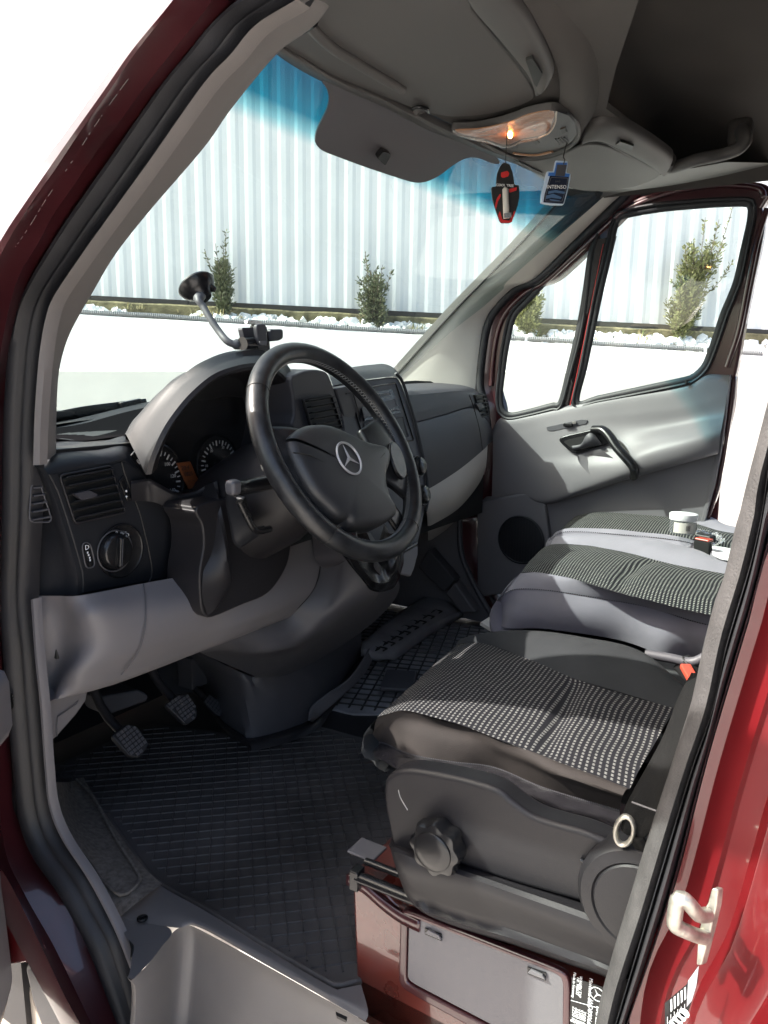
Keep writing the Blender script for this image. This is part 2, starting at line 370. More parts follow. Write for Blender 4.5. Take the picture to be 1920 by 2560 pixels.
o = prism('wall_base', lambda s: [(WD-.035, -.1), (WD-.035, bz+.012*s-.02), (WD-.001, bz+.012*s), (WD-.001, -.1)], -11, 10, m_wallb, 60, .004)
o['label'] = 'bare grey concrete footing band along the bottom of the white wall'; o['category'] = 'wall footing'
prism('planting_bed', lambda s: [(WD+.131, wtop(s)-.3), (WD+.131, wtop(s)-.02), (FD-.071, fbase(s)-.12), (FD-.071, fbase(s)-.5)], -11, 10, m_soil, 200, .01, kind='structure')
# white stones heaped on the bed (uncountable)
verts = []; F = []; base = [Vector(v).normalized() for v in [(1, 1, 1), (-1, -1, 1), (-1, 1, -1), (1, -1, -1), (1.5, 0, 0), (-1.5, 0, 0), (0, 1.5, 0), (0, -1.5, 0), (0, 0, 1.5), (0, 0, -1.5)]]
bmh = bmesh.new()
for v in base: bmh.verts.new(v)
bmesh.ops.convex_hull(bmh, input=bmh.verts); bmh.verts.index_update()
hv = [v.co.copy() for v in bmh.verts]; hf = [[v.index for v in f.verts] for f in bmh.faces]; bmh.free()
for i in range(1500):
    s_ = random.uniform(-5.5, 5.5); dens = noise.noise(Vector((s_*1.1, 3, 0)))+(.35 if s_ > -1.6 else -.15)
    if random.random() > .5+dens: continue
    t = random.random(); d_ = WD+.15+t*.2; z_ = wtop(s_)*(1-t)+(fbase(s_)-.12)*t+random.uniform(.0, .035); r = random.uniform(.022, .05); k = len(verts)
    Rm = Matrix.Rotation(random.random()*6, 3, random.choice('XYZ')) @ Matrix.Rotation(random.random()*6, 3, 'Z')
    sc = Vector((random.uniform(.8, 1.4), random.uniform(.8, 1.3), random.uniform(.6, .9)))
    for v in hv: verts.append(fp(s_, d_, z_)+Vector((Rm @ v*1)) * r * sc.x)
    F += [[k+q for q in f] for f in hf]
mesh('white_gravel', verts, F, m_stone, None, True, 60, kind='stuff')
# conduit laid on the wall edge: sections with bright clips between
sec_px = [(-5.6, -3.1), (-3.06, -1.72), (-1.69, .55), (.59, 1.32), (1.36, 3.05), (3.1, 3.62), (3.7, 5.6)]
conduit = thing('conduit_pipe', 'grey ribbed conduit pipe lying along the top edge of the white wall', 'pipe', fp(0, WD+.03, wtop(0)))
for a, b in sec_px:
    k = max(2, int((b-a)/.009)); P = [fp(a+(b-a)*i/k, WD+.028+.006*math.sin((a+i*.009)*3), wtop(a+(b-a)*i/k)+.026+.004*math.sin((a+i*.009)*5)) for i in range(k+1)]
    n = 8; verts = []; F = []
    for i, p in enumerate(P):
        rr = .026 if i % 2 else .0205
        for j in range(n): th = 2*math.pi*j/n; verts.append(p+FH*math.cos(th)*rr+UPV*math.sin(th)*rr)
    for i in range(k):
        for j in range(n): F.append((i*n+j, i*n+(j+1) % n, (i+1)*n+(j+1) % n, (i+1)*n+j))
    mesh('pipe_section', verts, F, m_pipe, conduit, True, 20)
    box('clip', fp(b+.02, WD+.03, wtop(b)+.03), (.03, .03, .07), m_stone, conduit, rot=Matrix((R0, FH, UPV)).transposed(), bevel=.004)
# conifers: trunk, upright shoots, leaf-sized needles
def conifer(u, vbase, vtop, wpx, label, shoots, seed, mleaf, dist=7.82, dens=1., lean=0):
    rnd = random.Random(seed); s0, _ = fz(u, vbase, dist); zb = fz(u, vbase, dist)[1]; zt = fz(u, vtop, dist)[1]; H = zt-zb; W = wpx/FPX*dist
    base = fp(s0, dist, zb)
    t = thing('conifer_shrub', label, 'shrub', base)
    verts = []; F = []
    def stick(a, b, r):
        ax, bx, _ = frame_of(b-a); k = len(verts)
        for p, rr in ((a, r), (b, r*.45)):
            for j in range(5): verts.append(p+ax*math.cos(j*1.257)*rr+bx*math.sin(j*1.257)*rr)
        for j in range(5): F.append((k+j, k+(j+1) % 5, k+5+(j+1) % 5, k+5+j))
    tv = []; tf = []
    def leaf(p, d_, L):
        d_ = d_.normalized(); s_ = d_.cross(Vector((rnd.gauss(0, 1), rnd.gauss(0, 1), rnd.gauss(0, 1)))).normalized()*L*.17; k = len(tv)
        tv.extend([p-s_, p+s_, p+d_*L*.6+s_*1.1, p+d_*L, p+d_*L*.6-s_*1.1]); tf.append((k, k+1, k+2, k+3, k+4))
    branches = []
    stick(base, base+UPV*H*.45+R0*lean*.4*H, .012)
    for i in range(int(34*dens)):                       # body branches, upright and bushy
        z0 = rnd.uniform(.02, .48)*H; a = rnd.uniform(0, 6.28); L = rnd.uniform(.12, .3)*H
        wr = W*.5*rnd.uniform(.35, 1)*(1-.25*z0/H)
        p0 = base+UPV*z0+R0*lean*z0; out = (R0*math.cos(a)+FH*math.sin(a)*.7)*wr
        p1 = p0+out*.7+UPV*L*.45; p2 = p0+out+UPV*L; branches.append(([p0, p1, p2], 1.))
    for fx, ft, th in shoots:                           # tall single shoots
        p0 = base+UPV*H*.28+R0*lean*.3*H; p2 = base+R0*(fx*W)+UPV*(ft*H)+FH*rnd.uniform(-.05, .05); p1 = p0.lerp(p2, .5)+R0*fx*W*.12
        branches.append(([p0, p1, p2], th))
    for path, th in branches:
        C = cr(path, 9)
        for i in range(8): stick(C[i], C[i+1], .004)
        nl = int((60 if th >= 1 else 75*th+18)*dens)
        for q in range(nl):
            f = rnd.random(); i = min(7, int(f*8)); p = C[i].lerp(C[i+1], f*8-i); dr = (C[i+1]-C[i]).normalized()
            sp_ = .05*th*(1-.5*f)+.007
            o_ = Vector((rnd.gauss(0, 1), rnd.gauss(0, 1), rnd.gauss(0, .6)))
            leaf(p+o_*sp_*.4, dr*.9+o_.normalized(), rnd.uniform(.022, .042))
    mesh('foliage', tv, tf, mleaf, t, False); mesh('trunk', verts, F, m_bark, t, True)
    return t
conifer(560, 790, 578, 56, 'narrow dark conifer behind the phone holder, seen through the windscreen', [(.15, 1, .3), (-.3, .86, .3), (-.75, .78, .25), (.0, .84, .3)], 1, m_leaf2, dens=1.15)
conifer(935, 826, 630, 84, 'dark conifer with four upright tips, right of the phone holder behind the windscreen', [(-.28, 1, .45), (.05, .8, .2), (.22, .85, .25), (.5, .8, .3), (-.12, .76, .3)], 2, m_leaf2, dens=1.15)
conifer(1310, 846, 680, 70, 'small conifer seen through the quarter window of the far door', [(.3, 1, .5), (.1, .85, .6), (.45, .82, .4)], 3, m_leaf, dens=1.4, lean=.12)
conifer(1698, 862, 512, 95, 'tall loose pale green conifer seen through the main window of the far door', [(1.05, 1.0, .12), (.42, .92, .12), (.7, .9, .16), (.55, .75, .8), (.85, .74, .9), (-.1, .72, .12), (.15, .76, .12), (1.15, .6, .2), (-.35, .48, .15), (.3, .7, .5), (.1, .6, .7)], 4, m_leaf, dens=1.7, lean=.2)
# dry and green grass tufts
verts = []; F = []; v2 = []; f2 = []
rnd = random.Random(3)
def blade(Vv, Ff, p, d_, L, wd):
    s_ = d_.cross(UPV); s_ = (s_.normalized() if s_.length > .01 else R0)*wd; k = len(Vv); sag = Vector((0, 0, -L*.35))
    Vv.extend([p-s_, p+s_, p+d_*L*.55+s_*.7, p+d_*L*.55-s_*.7, p+d_*L+sag]); Ff.extend([(k, k+1, k+2, k+3), (k+3, k+2, k+4)])
spots = [(330, 775, 16, .1), (350, 775, 14, .08), (470, 785, 10, .07), (520, 795, 26, .12), (545, 795, 30, .13), (600, 800, 14, .09), (690, 808, 10, .07), (1030, 838, 40, .15), (1075, 842, 60, .12), (1045, 838, 30, .2), (1340, 850, 12, .16), (1370, 852, 10, .15), (1500, 860, 14, .12), (1600, 862, 28, .2), (1625, 866, 24, .16), (1650, 866, 14, .1), (1890, 880, 10, .08)]
for u, v, c, L in spots:
    s0, z0 = fz(u, v, 7.8)
    for i in range(c):
        p = fp(s0+rnd.gauss(0, .05), 7.78+rnd.uniform(-.08, .08), z0+.01); d_ = Vector((rnd.gauss(0, .6), rnd.gauss(0, .6), 1)).normalized()
        if rnd.random() < (.35 if L < .16 else .6) and u > 650 or u < 400 and rnd.random() < .4: blade(v2, f2, p, d_, L*rnd.uniform(.7, 1.5), .003)
        else: blade(verts, F, p, d_, L*rnd.uniform(.6, 1.3), .0045)
for i in range(700):
    s0 = rnd.uniform(-4.6, 4.8); d0 = rnd.uniform(7.7, 7.92); z0 = wtop(s0)+.02
    blade(v2 if rnd.random() < .5 else verts, f2 if len(f2) and False else (f2 if False else F), fp(s0, d0, z0), Vector((0, 0, 1)), .0, 0) if False else None
    q = rnd.random() < .45; d_ = Vector((rnd.gauss(0, .8), rnd.gauss(0, .8), .8)).normalized()
    blade(v2 if q else verts, f2 if q else F, fp(s0, d0, z0), d_, rnd.uniform(.03, .08), .003)
mesh('dry_grass', verts, F, m_straw, None, False, kind='stuff'); mesh('green_grass', v2, f2, m_grass, None, False, kind='stuff')


# ================================================================== THE VAN
van = thing('panel_van', 'dark red panel van with its cab open, dark dashboard and grey cloth seats', 'van', (0.9, 0.5, 0))
def part(fn, name, *a, **k): return fn(name, *a, **k)
def holed(name, outer, holes, org, ax, ay, depth, bev, m, parent, **pr):
    """flat plate with holes: points given in the plane (org, ax, ay)"""
    c = bpy.data.curves.new(name, 'CURVE'); c.dimensions = '2D'; c.fill_mode = 'BOTH'; c.extrude = depth/2; c.bevel_depth = bev; c.bevel_resolution = 2; c.offset = -bev
    ax = Vector(ax).normalized(); ay = Vector(ay).normalized(); nz = ax.cross(ay)
    for L in [outer]+holes:
        s_ = c.splines.new('POLY'); s_.points.add(len(L)-1); s_.use_cyclic_u = True
        for i, p in enumerate(L): q = Vector(p)-Vector(org); s_.points[i].co = (q.dot(ax), q.dot(ay), 0, 1)
    t = bpy.data.objects.new(name, c); COL.objects.link(t); dg = bpy.context.evaluated_depsgraph_get()
    me = bpy.data.meshes.new_from_object(t.evaluated_get(dg)); M4 = Matrix((ax, ay, nz)).transposed().to_4x4(); M4.translation = Vector(org); me.transform(M4)
    me.materials.clear(); me.materials.append(m); bpy.data.objects.remove(t)
    for p in me.polygons: p.use_smooth = False
    return link(bpy.data.objects.new(name, me), parent, **pr)
def px(L, **k): return [Z('A', u, v, **k) for u, v in L]
def zz(*runs):
    """runs of (zone, [(u,v)...]) -> absolute photo pixels"""
    out = []
    for z, L in runs:
        o = ZO[z]; out += [(o[0]+u*o[2], o[1]+v*o[2]) for u, v in L]
    return out
# ---- driver's door opening: seal loop
A_out = zz(('a', [(1060, 0), (960, 100), (870, 210), (700, 420), (480, 720), (300, 970)]), ('c', [(215, 0), (140, 140), (90, 260), (60, 420), (45, 600), (35, 800), (30, 1106)]),
           ('e', [(28, 300), (35, 700), (52, 900), (75, 1106)]), ('g', [(95, 200), (160, 380), (290, 560), (390, 750), (500, 1000), (545, 1106)]))
A_in = zz(('a', [(1300, 0), (1110, 110), (1000, 240), (880, 370), (640, 710), (430, 1000)]), ('c', [(355, 0), (300, 75), (240, 170), (205, 260), (180, 400), (165, 560), (155, 720), (150, 900), (145, 1106)]),
          ('e', [(130, 350), (150, 600), (165, 800), (178, 950), (190, 1106)]), ('g', [(212, 180), (260, 300), (370, 450), (450, 600), (520, 730), (575, 900), (640, 1106)]))
B_out = [(1570, 2560), (1678, 2238), (1761, 1920), (1825, 1700), (1876, 1530), (1920, 1370)]
B_in = [(1539, 2560), (1634, 2238), (1730, 1920), (1788, 1755), (1821, 1600), (1854, 1486), (1884, 1384), (1909, 1272), (1925, 1160)]
so_ = px(A_out, x=-.004)+[V(-.004, .66, .47), V(-.004, .5, .40), V(-.004, .25, .40), V(-.004, .10, .55)]+px(B_out, x=-.004)+[V(-.004, .02, 1.6), V(-.004, -.08, 1.9), V(-.004, -.05, 2.11), V(-.004, .25, 2.15), V(-.004, .43, 2.12)]
si_ = px(A_in, x=.004)+[V(.004, .62, .50), V(.004, .49, .44), V(.004, .27, .44), V(.004, .135, .58)]+px(B_in, x=.004)+[V(.004, .05, 1.62), V(.004, -.045, 1.88), V(.004, -.01, 2.06), V(.004, .27, 2.1), V(.004, .42, 2.07)]
NL = 260
LO = cr(so_, NL, closed=True); LI = cr(si_, NL, closed=True)
def nearest(P, L): return min(L, key=lambda q: (q-P).length_squared)
LI = [nearest(p, cr(si_, 1200, closed=True)) for p in LO] if False else LI
# align the two loops by arc fraction of matching runs
def segloop(P, cnts):
    out = []; k = 0
    for c, n in cnts: out += cr(P[k:k+c+1] if k+c < len(P) else P[k:]+[P[0]], n+1)[:-1]; k += c
    return out
nA, nB = len(A_out), 4
LO = segloop(so_, [(nA-1, 150), (5, 30), (len(B_out)-1, 70), (5, 40), (1, 6)] if False else [(nA-1, 150), (5, 30), (len(B_out)-1, 70), (6, 40)])
LI = segloop(si_, [(len(A_in)-1, 150), (5, 30), (len(B_in)-1, 70), (6, 40)])
profile = [(0, .012), (0, -.004), (.06, -.010), (.12, -.004), (.2, .003), (.27, -.012), (.40, -.026), (.55, -.027), (.66, -.018), (.72, -.004), (.78, -.002), (.86, -.016), (.94, -.014), (1, 0), (1, .016)]
rails = [[a.lerp(b, t)+V(dx, 0, 0) for a, b in zip(LO, LI)] for t, dx in profile]
k = len(LO); verts = [v for r in rails for v in r]; F = [(i*k+j, i*k+(j+1) % k, (i+1)*k+(j+1) % k, (i+1)*k+j) for i in range(len(rails)-1) for j in range(k)]
seal = mesh('door_seal', verts, F, m_rub, van, True, 60)
# ---- left windscreen pillar, painted outside
RB = [(560, -60), (532, 0), (400, 168), (352, 230), (293, 312), (244, 371), (190, 455), (130, 542), (100, 600), (43, 700), (8, 840), (-8, 1000), (-12, 1300), (-14, 1600), (-8, 1900), (8, 2120), (58, 2236), (128, 2360), (190, 2487), (225, 2560), (300, 2700)]
RC = [(480, -60), (440, 0), (400, 53), (336, 135), (271, 230), (200, 330), (135, 428), (81, 504), (27, 590), (-20, 690), (-50, 840), (-60, 1000), (-62, 1300), (-60, 1600), (-50, 1900), (-30, 2120), (20, 2200), (100, 2360), (160, 2487), (200, 2560), (270, 2700)]
RD = [(470, -70), (425, -5), (380, 45), (310, 125), (240, 225), (165, 330), (90, 430), (30, 520), (-20, 590), (-80, 690), (-120, 840), (-130, 1000), (-130, 1300), (-130, 1600), (-110, 1900), (-80, 2120), (-30, 2220), (60, 2390), (130, 2520), (170, 2600), (240, 2740)]
rA = px([(640, -60)]+A_out+[(400, 2700)], x=.0)
rB1 = px([(u+(4 if u > 0 else 0), v) for u, v in RB], x=-.045); rB2 = px(RB, x=-.05)
rC = px(RC, x=-.095); rD = px([(a*.6+b*.4, c*.6+d*.4) for (a, c), (b, d) in zip(RC, RD)], x=-.098); rE = px(RD, x=-.09)
loft('windscreen_pillar_outside', [[p+V(.004, 0, 0) for p in rA], rA, [a.lerp(b, .5)+V(.006, 0, 0) for a, b in zip(cr(rA, 60), cr(rB1, 60))], rB1, rB2, [a.lerp(b, .5)+V(-.0, .006, 0) for a, b in zip(cr(rB2, 60), cr(rC, 60))], rC, rD, rE], 120, m_paintd, van, ang=25)
# lower front jamb: painted steps, fender end, plastic
j1 = px(zz(('g', [(-40, 520), (50, 560), (130, 690), (205, 785), (150, 838), (60, 850), (-40, 852)])), x=-.08)
plate('fender_edge', j1, (.02, .05, 0), m_paint, van, .004)
tube('fender_crease', px(zz(('g', [(-30, 560), (20, 620), (90, 740), (130, 830)])), x=-.084), .006, m_paint, van, res=20)
plate('wheel_arch_liner', px(zz(('g', [(110, 870), (205, 800), (290, 960), (400, 1200), (300, 1300), (190, 1150), (140, 1000)])), x=-.03), (.02, .02, 0), m_rubg, van, .006)
plate('liner_edge', px(zz(('g', [(112, 875), (160, 840), (230, 980), (330, 1220), (240, 1240), (175, 1100), (140, 1000)])), x=-.045), (.01, .01, 0), m_greyd, van, .005)
plate('door_hinge', px(zz(('e', [(-20, 770), (22, 800), (30, 860), (20, 900), (-20, 920)])), x=-.045), (.02, .01, 0), m_chrome, van, .004)
# ---- left pillar trim inside
GE = zz(('a', [(1420, 30), (1360, 110), (1200, 230), (1000, 470), (880, 640), (640, 920)]), ('c', [(495, 0), (400, 160), (320, 300), (280, 400), (255, 520), (246, 700), (245, 868)]))
TI = zz(('a', [(1290, 0), (1110, 110), (1000, 240), (880, 370), (640, 710), (430, 1000)]), ('c', [(355, 0), (240, 170), (205, 260), (180, 400), (165, 560), (155, 720), (150, 905)]))
a_ = cr(px(TI, x=-.020), 60); b_ = cr(px(GE, x=.065), 60)
loft('pillar_trim', [[p+V(.02, 0, 0) for p in a_], [p+V(-.0, 0, 0) for p in a_], [p.lerp(q, .12)+V(-.006, -.0, 0) for p, q in zip(a_, b_)], [p.lerp(q, .5)+V(-.014, -.004, 0) for p, q in zip(a_, b_)], [p.lerp(q, .85)+V(-.008, -.004, 0) for p, q in zip(a_, b_)], b_, [p+V(.01, .03, 0) for p in b_]], 80, m_trim, van, across=14)
# ---- B pillar cover strip
BL = [(1891, 1150), (1868, 1248), (1854, 1285), (1843, 1323), (1833, 1374), (1813, 1455), (1790, 1516), (1768, 1600), (1730, 1772), (1683, 1920), (1582, 2238), (1498, 2560)]
bl = [V(.03, -.06, 2.0), V(.03, -.01, 1.86), V(.022, .05, 1.68)]+px(BL, x=.022)+[V(.02, .15, .8), V(.02, .15, .5)]
br = [V(.0, -.09, 2.0), V(.0, -.03, 1.84), V(.0, .04, 1.64)]+px(B_in[::-1], x=.002)+[V(.0, .14, .8), V(.0, .13, .5)]
bl = cr(bl, 70); br = cr(br, 70)
loft('pillar_cover', [[p+V(.10, -.02, 0) for p in bl], [p+V(.03, .003, 0) for p in bl], bl, [p.lerp(q, .25)+V(-.016, .004, 0) for p, q in zip(bl, br)], [p.lerp(q, .7)+V(-.02, .0, 0) for p, q in zip(bl, br)], br], 90, m_rubg, van, across=22)
# ---- B pillar outside: painted jamb in long steps
bo = cr([V(-.004, -.08, 1.9), V(-.004, .02, 1.6)]+px(B_out[::-1], x=-.004)+[V(-.004, .10, .6), V(-.004, .2, .42)], 80)
steps = [(0, 0, .006), (0, -.001, 0), (.0, -.010, .004), (-.006, -.024, 0), (-.010, -.030, 0), (-.007, -.034, 0), (-.012, -.052, 0), (-.026, -.058, 0), (-.030, -.074, 0), (-.040, -.079, 0), (-.044, -.094, 0), (-.060, -.100, 0), (-.066, -.104, 0), (-.070, -.125, 0), (-.082, -.132, 0), (-.085, -.19, 0), (-.06, -.6, 0), (-.04, -2.2, 0)]
loft('rear_pillar_outside', [[p+V(dx+ez, dy, 0) for p in bo] for dx, dy, ez in steps], 60, m_paint, van, ang=50)
# ---- striker: bent rod on a plate
def PJ(u, v, dx=0): return Z('p', u, v, x=-.045+dx)
plate('striker_plate', [PJ(1100, 475), PJ(1165, 490), PJ(1150, 650), PJ(1090, 900), PJ(1000, 1240), PJ(945, 1240), PJ(960, 1000), PJ(1010, 700), PJ(1060, 620)], (.006, -.004, 0), m_zinc, van, .0015)
tube('striker', [PJ(1060, 740, -.003), PJ(980, 740, -.015), PJ(920, 680, -.03), PJ(850, 600, -.036), PJ(790, 575, -.038), PJ(760, 620, -.038), PJ(735, 800, -.036), PJ(750, 850, -.034), PJ(850, 900, -.026), PJ(960, 945, -.01), PJ(1040, 960, 0)], .0062, m_zinc, van, res=50)
# tyre pressure sticker wrapped on the jamb
st = [PJ(640, 1610, -.016), PJ(860, 1420, -.012), PJ(880, 1370, -.01), PJ(970, 1240, -.006), PJ(960, 1400, -.006), PJ(900, 1600, -.008), PJ(850, 1740, -.012), PJ(700, 1900, -.014), PJ(640, 1900, -.016)]
stk = plate('pressure_label', st, (.0008, -.0004, 0), m_black, van, 0)
plate('label_white', [PJ(870, 1390, -.0125), PJ(975, 1245, -.0085), PJ(950, 1440, -.0085), PJ(905, 1590, -.0105), PJ(855, 1650, -.0135)], (.0004, 0, 0), m_white, stk, 0)
for i in range(6):
    u0 = 660+i*34; v0 = 1600-i*29
    if i: plate('label_line', [PJ(u0, v0+12, -.0172), PJ(u0+16, v0-2, -.0170), PJ(u0+20, v0+110, -.0170), PJ(u0+4, v0+130, -.0172)], (.0004, 0, 0), m_white, stk, 0)
    plate('label_line', [PJ(u0+2, v0+150+i*4, -.0172), PJ(u0+8, v0+146+i*4, -.0170), PJ(u0+10, v0+270, -.0170), PJ(u0+4, v0+280, -.0172)], (.0004, 0, 0), m_white, stk, 0)
for i in range(4):
    c = PJ(730+i*34, 1825-i*38, -.0182); plate('label_dot', ring_pts(c, V(0, 1, 0), V(0, 0, 1), 12, .0042), (.0004, 0, 0), m_white, stk, 0)
# scratches in the paint
sg = [(1130, 1240, 1165, 1285), (1165, 1210, 1180, 1235), (1175, 1250, 1270, 1365), (1205, 705, 1248, 765), (1140, 845, 1180, 880), (1265, 180, 1310, 245), (1430, 20, 1480, 95), (400, 1655, 430, 1690), (1190, 1320, 1205, 1335)]
# ---- seat box
sb_top = zz(('s', [(60, 315), (165, 350), (250, 430), (410, 490)]))
SBX = .12
sbo = px([(880, 2190), (900, 2196), (960, 2235), (1040, 2262), (1100, 2275), (1300, 2345), (1560, 2440), (1560, 2620), (1400, 2620), (905, 2520), (893, 2490)], x=SBX)
def zp(z, L, **k): return px(zz((z, L)), **k)
# seat box: painted steel pedestal with a grey hatch
seatbox = plate('seat_box', [V(SBX, .545, .905), V(SBX, .50, .905), V(SBX, .47, .885), V(SBX, .30, .89), V(SBX, -.1, .9), V(SBX, -.1, .5), V(SBX, .53, .5), V(SBX, .535, .72)], (.42, 0, 0), m_seatbox, van, .006, seg=3)
hx = SBX-.004
hat_px = [(1022, 2292), (1030, 2288), (1395, 2430), (1410, 2446), (1408, 2620), (1300, 2600), (1030, 2458), (1018, 2445)]
hr = [(1004, 2276), (1018, 2270), (1404, 2420), (1428, 2440), (1428, 2640), (1300, 2630), (1020, 2474), (1000, 2456)]
holed('hatch_rim', rpoly(px(hr, x=hx+.002), .014), [rpoly(px(hat_px, x=hx+.002), .012)], V(hx+.002, .4, .8), V(0, -1, 0), V(0, 0, 1), .004, .003, m_paintd, seatbox)
plate('hatch', rpoly(px(hat_px, x=hx-.001), .012), (.006, 0, 0), m_grey, seatbox, .0015)
for L in ([(478, 618), (575, 655), (578, 695), (480, 655)], [(1085, 848), (1195, 885), (1194, 930), (1088, 890)]):
    c_ = zp('s', L, x=hx-.0035); plate('latch_slot', c_, (.002, 0, 0), m_gloss, seatbox, 0)
    q = zp('s', [(L[3][0]-1, L[3][1]-6), (L[3][0]+18, L[3][1]-26), (L[2][0]-20, L[2][1]-34), (L[2][0]-1, L[2][1]-4)], x=hx-.006); la = plate('latch', q, (.004, 0, 0), m_grey, seatbox, .0006)
    for i in range(6):
        t = i/6+.05; a = q[1].lerp(q[2], t); b = q[0].lerp(q[3], t); tube('rib', [a+V(-.0003, 0, 0), b+V(-.0003, 0, 0)], .0005, m_greyd, la, n=4) if False else None
loft('box_flange', [[V(SBX-.002, y, z+dz) for y, z in ((.548, .902), (.52, .90), (.49, .888), (.46, .88), (.43, .879))] for dz in (-.012, -.004, .004)], 30, m_paintd, seatbox, solid=.006)
# seat rail
for dz, dx, r in ((.912, .11, .009), (.924, .13, .006)):
    tube('seat_rail', [V(dx, .528, dz), V(dx, .40, dz+.004)], r, m_gloss, seatbox, n=10, flat=.8)
box('rail_end', (.112, .530, .908), (.02, .014, .03), m_gloss, seatbox); box('rail_tab', (.175, .555, .906), (.04, .045, .004), m_grey, seatbox)
# type plate on the seat box
tpl = px([(1430, 2443), (1514, 2470), (1492, 2640), (1418, 2640)], x=hx-.0015)
tp = plate('type_plate', tpl, (.001, 0, 0), m_black, seatbox, 0)
hx2 = hx-.0022; AX = V(0, -.955, -.0); 
def tpt(s_, u, v, sz, rot=True): text('print', s_, Z('s', u, v, x=hx2), V(0, 0, -1), V(0, -1, 0), sz, m_white, tp)
tpt('Mercedes-Benz', 1458, 1000, .0062); tpt('WDB9066331', 1455, 1140, .0078); tpt('3500 kg', 1420, 1155, .0068); tpt('5500 kg', 1402, 1148, .0068); tpt('1650 kg', 1382, 1140, .0068); tpt('2250 kg', 1362, 1130, .0068)
tpt('DAIMLER AG', 1500, 1165, .0066); tpt('WAGEN TYP', 1400, 965, .005); tpt('Nr. 906633', 1385, 962, .005); tpt('Made in Germany', 1362, 955, .0048)
cst = Z('s', 1502, 1010, x=hx2)
def star(name, c, ax, ay, r, m, parent, th=.0008):
    nz = ax.cross(ay); o = tube(name, ring_pts(c, ax, ay, 40, r), r*.07, m, parent, closed=True, n=6)
    for k_ in range(3):
        a = math.pi/2+k_*2*math.pi/3; d_ = ax*math.cos(a)+ay*math.sin(a); s_ = nz.cross(d_)
        v = [c+s_*r*.13, c-s_*r*.13, c+d_*r*.97, c+nz*r*.10]
        mesh('emblem_arm', v, [(0, 2, 3), (1, 3, 2), (0, 3, 1), (0, 1, 2)], m, o, False)
    return o
so2 = star('emblem', cst, V(0, 0, -1), V(0, -1, 0), .0085, m_white, None); 
for o in list(so2.children): o.parent = tp
so2.parent = tp; so2.matrix_parent_inverse = Matrix.Identity(4)
for L in ([(1345, 1045), (1540, 1100)], ): tube('rule', zp('s', L, x=hx2), .0004, m_white, tp, n=4)
# ---- driver's seat: plastic side cover
def side(L, x): return zp('h', L, x=x)
SC = .095
out = side([(0, 60), (30, 25), (80, 8), (160, 12), (330, 45), (480, 90), (560, 150), (640, 205), (740, 240), (850, 270), (940, 305), (1000, 335), (1100, 380), (1190, 430), (1190, 760), (1060, 720), (1000, 650), (940, 610), (800, 570), (560, 500), (380, 440), (200, 385), (60, 355), (35, 330), (15, 240), (-2, 150)], SC)
cov = plate('driver_seat', cr(out, 110, closed=True), (.035, 0, 0), m_dark, van, .008, seg=4)
low = [[(45, 290), (200, 340), (380, 400), (560, 455), (800, 530), (960, 590), (1180, 700)], [(35, 335), (200, 390), (380, 445), (560, 505), (800, 580), (960, 640), (1180, 760)], [(40, 350), (200, 405), (380, 462), (560, 525), (800, 610), (960, 675), (1180, 790)],
       [(70, 455), (210, 480), (380, 520), (560, 585), (800, 680), (960, 745), (1180, 850)], [(110, 560), (230, 600), (380, 645), (560, 700), (800, 790), (960, 850), (1180, 950)],
       [(160, 615), (240, 645), (380, 690), (560, 740), (800, 825), (960, 880), (1180, 980)], [(190, 640), (250, 668), (380, 712), (560, 765), (800, 850), (960, 905), (1180, 1005)]]
lx = [SC+.02, SC-.001, SC-.016, SC-.020, SC-.004, SC-.008, SC+.03]
lr = [side(L, x_) for L, x_ in zip(low, lx)]
frontc = [side([(35+i*8, 335+i*5)], SC+.03)[0] for i in range(6)]
lr = [[side([(L[0][0]-6, L[0][1]-2)], SC+.04)[0]]+r for L, r in zip(low, lr)]
loft('lower_side_cover', lr, 70, m_dark, cov, across=26)
# round height knob, lobed
kc = Z('h', 240, 330, x=SC-.012)
lob = lambda th, h: 1+.07*math.cos(8*th)*(1 if h > .0 else 1)
lathe('height_knob', kc+V(.012, 0, 0), (-1, 0, 0), [(.029, 0), (.031, .004), (.0335, .010), (.034, .021), (.031, .028), (.025, .030)], m_gloss, cov, n=96, wob=lob)
lathe('knob_cap', kc+V(-.017, 0, 0), (-1, 0, 0), [(.025, 0), (.0245, .003), (.0225, .0045), (.012, .006), (.0001, .0062)], m_gloss, cov, n=48)
tube('tilt_lever', zp('h', [(850, 395), (866, 405), (858, 440), (848, 500)], x=SC-.003), .0035, m_gloss, cov, res=14, flat=.7)
rc = Z('h', 1110, 580, x=SC-.01)
lathe('recliner_cover', rc+V(.02, 0, 0), (-1, 0, 0), [(.068, 0), (.068, .022), (.062, .030), (.050, .032), (.048, .030), (.046, .033), (.020, .035), (.0001, .035)], m_dark, cov, n=64)
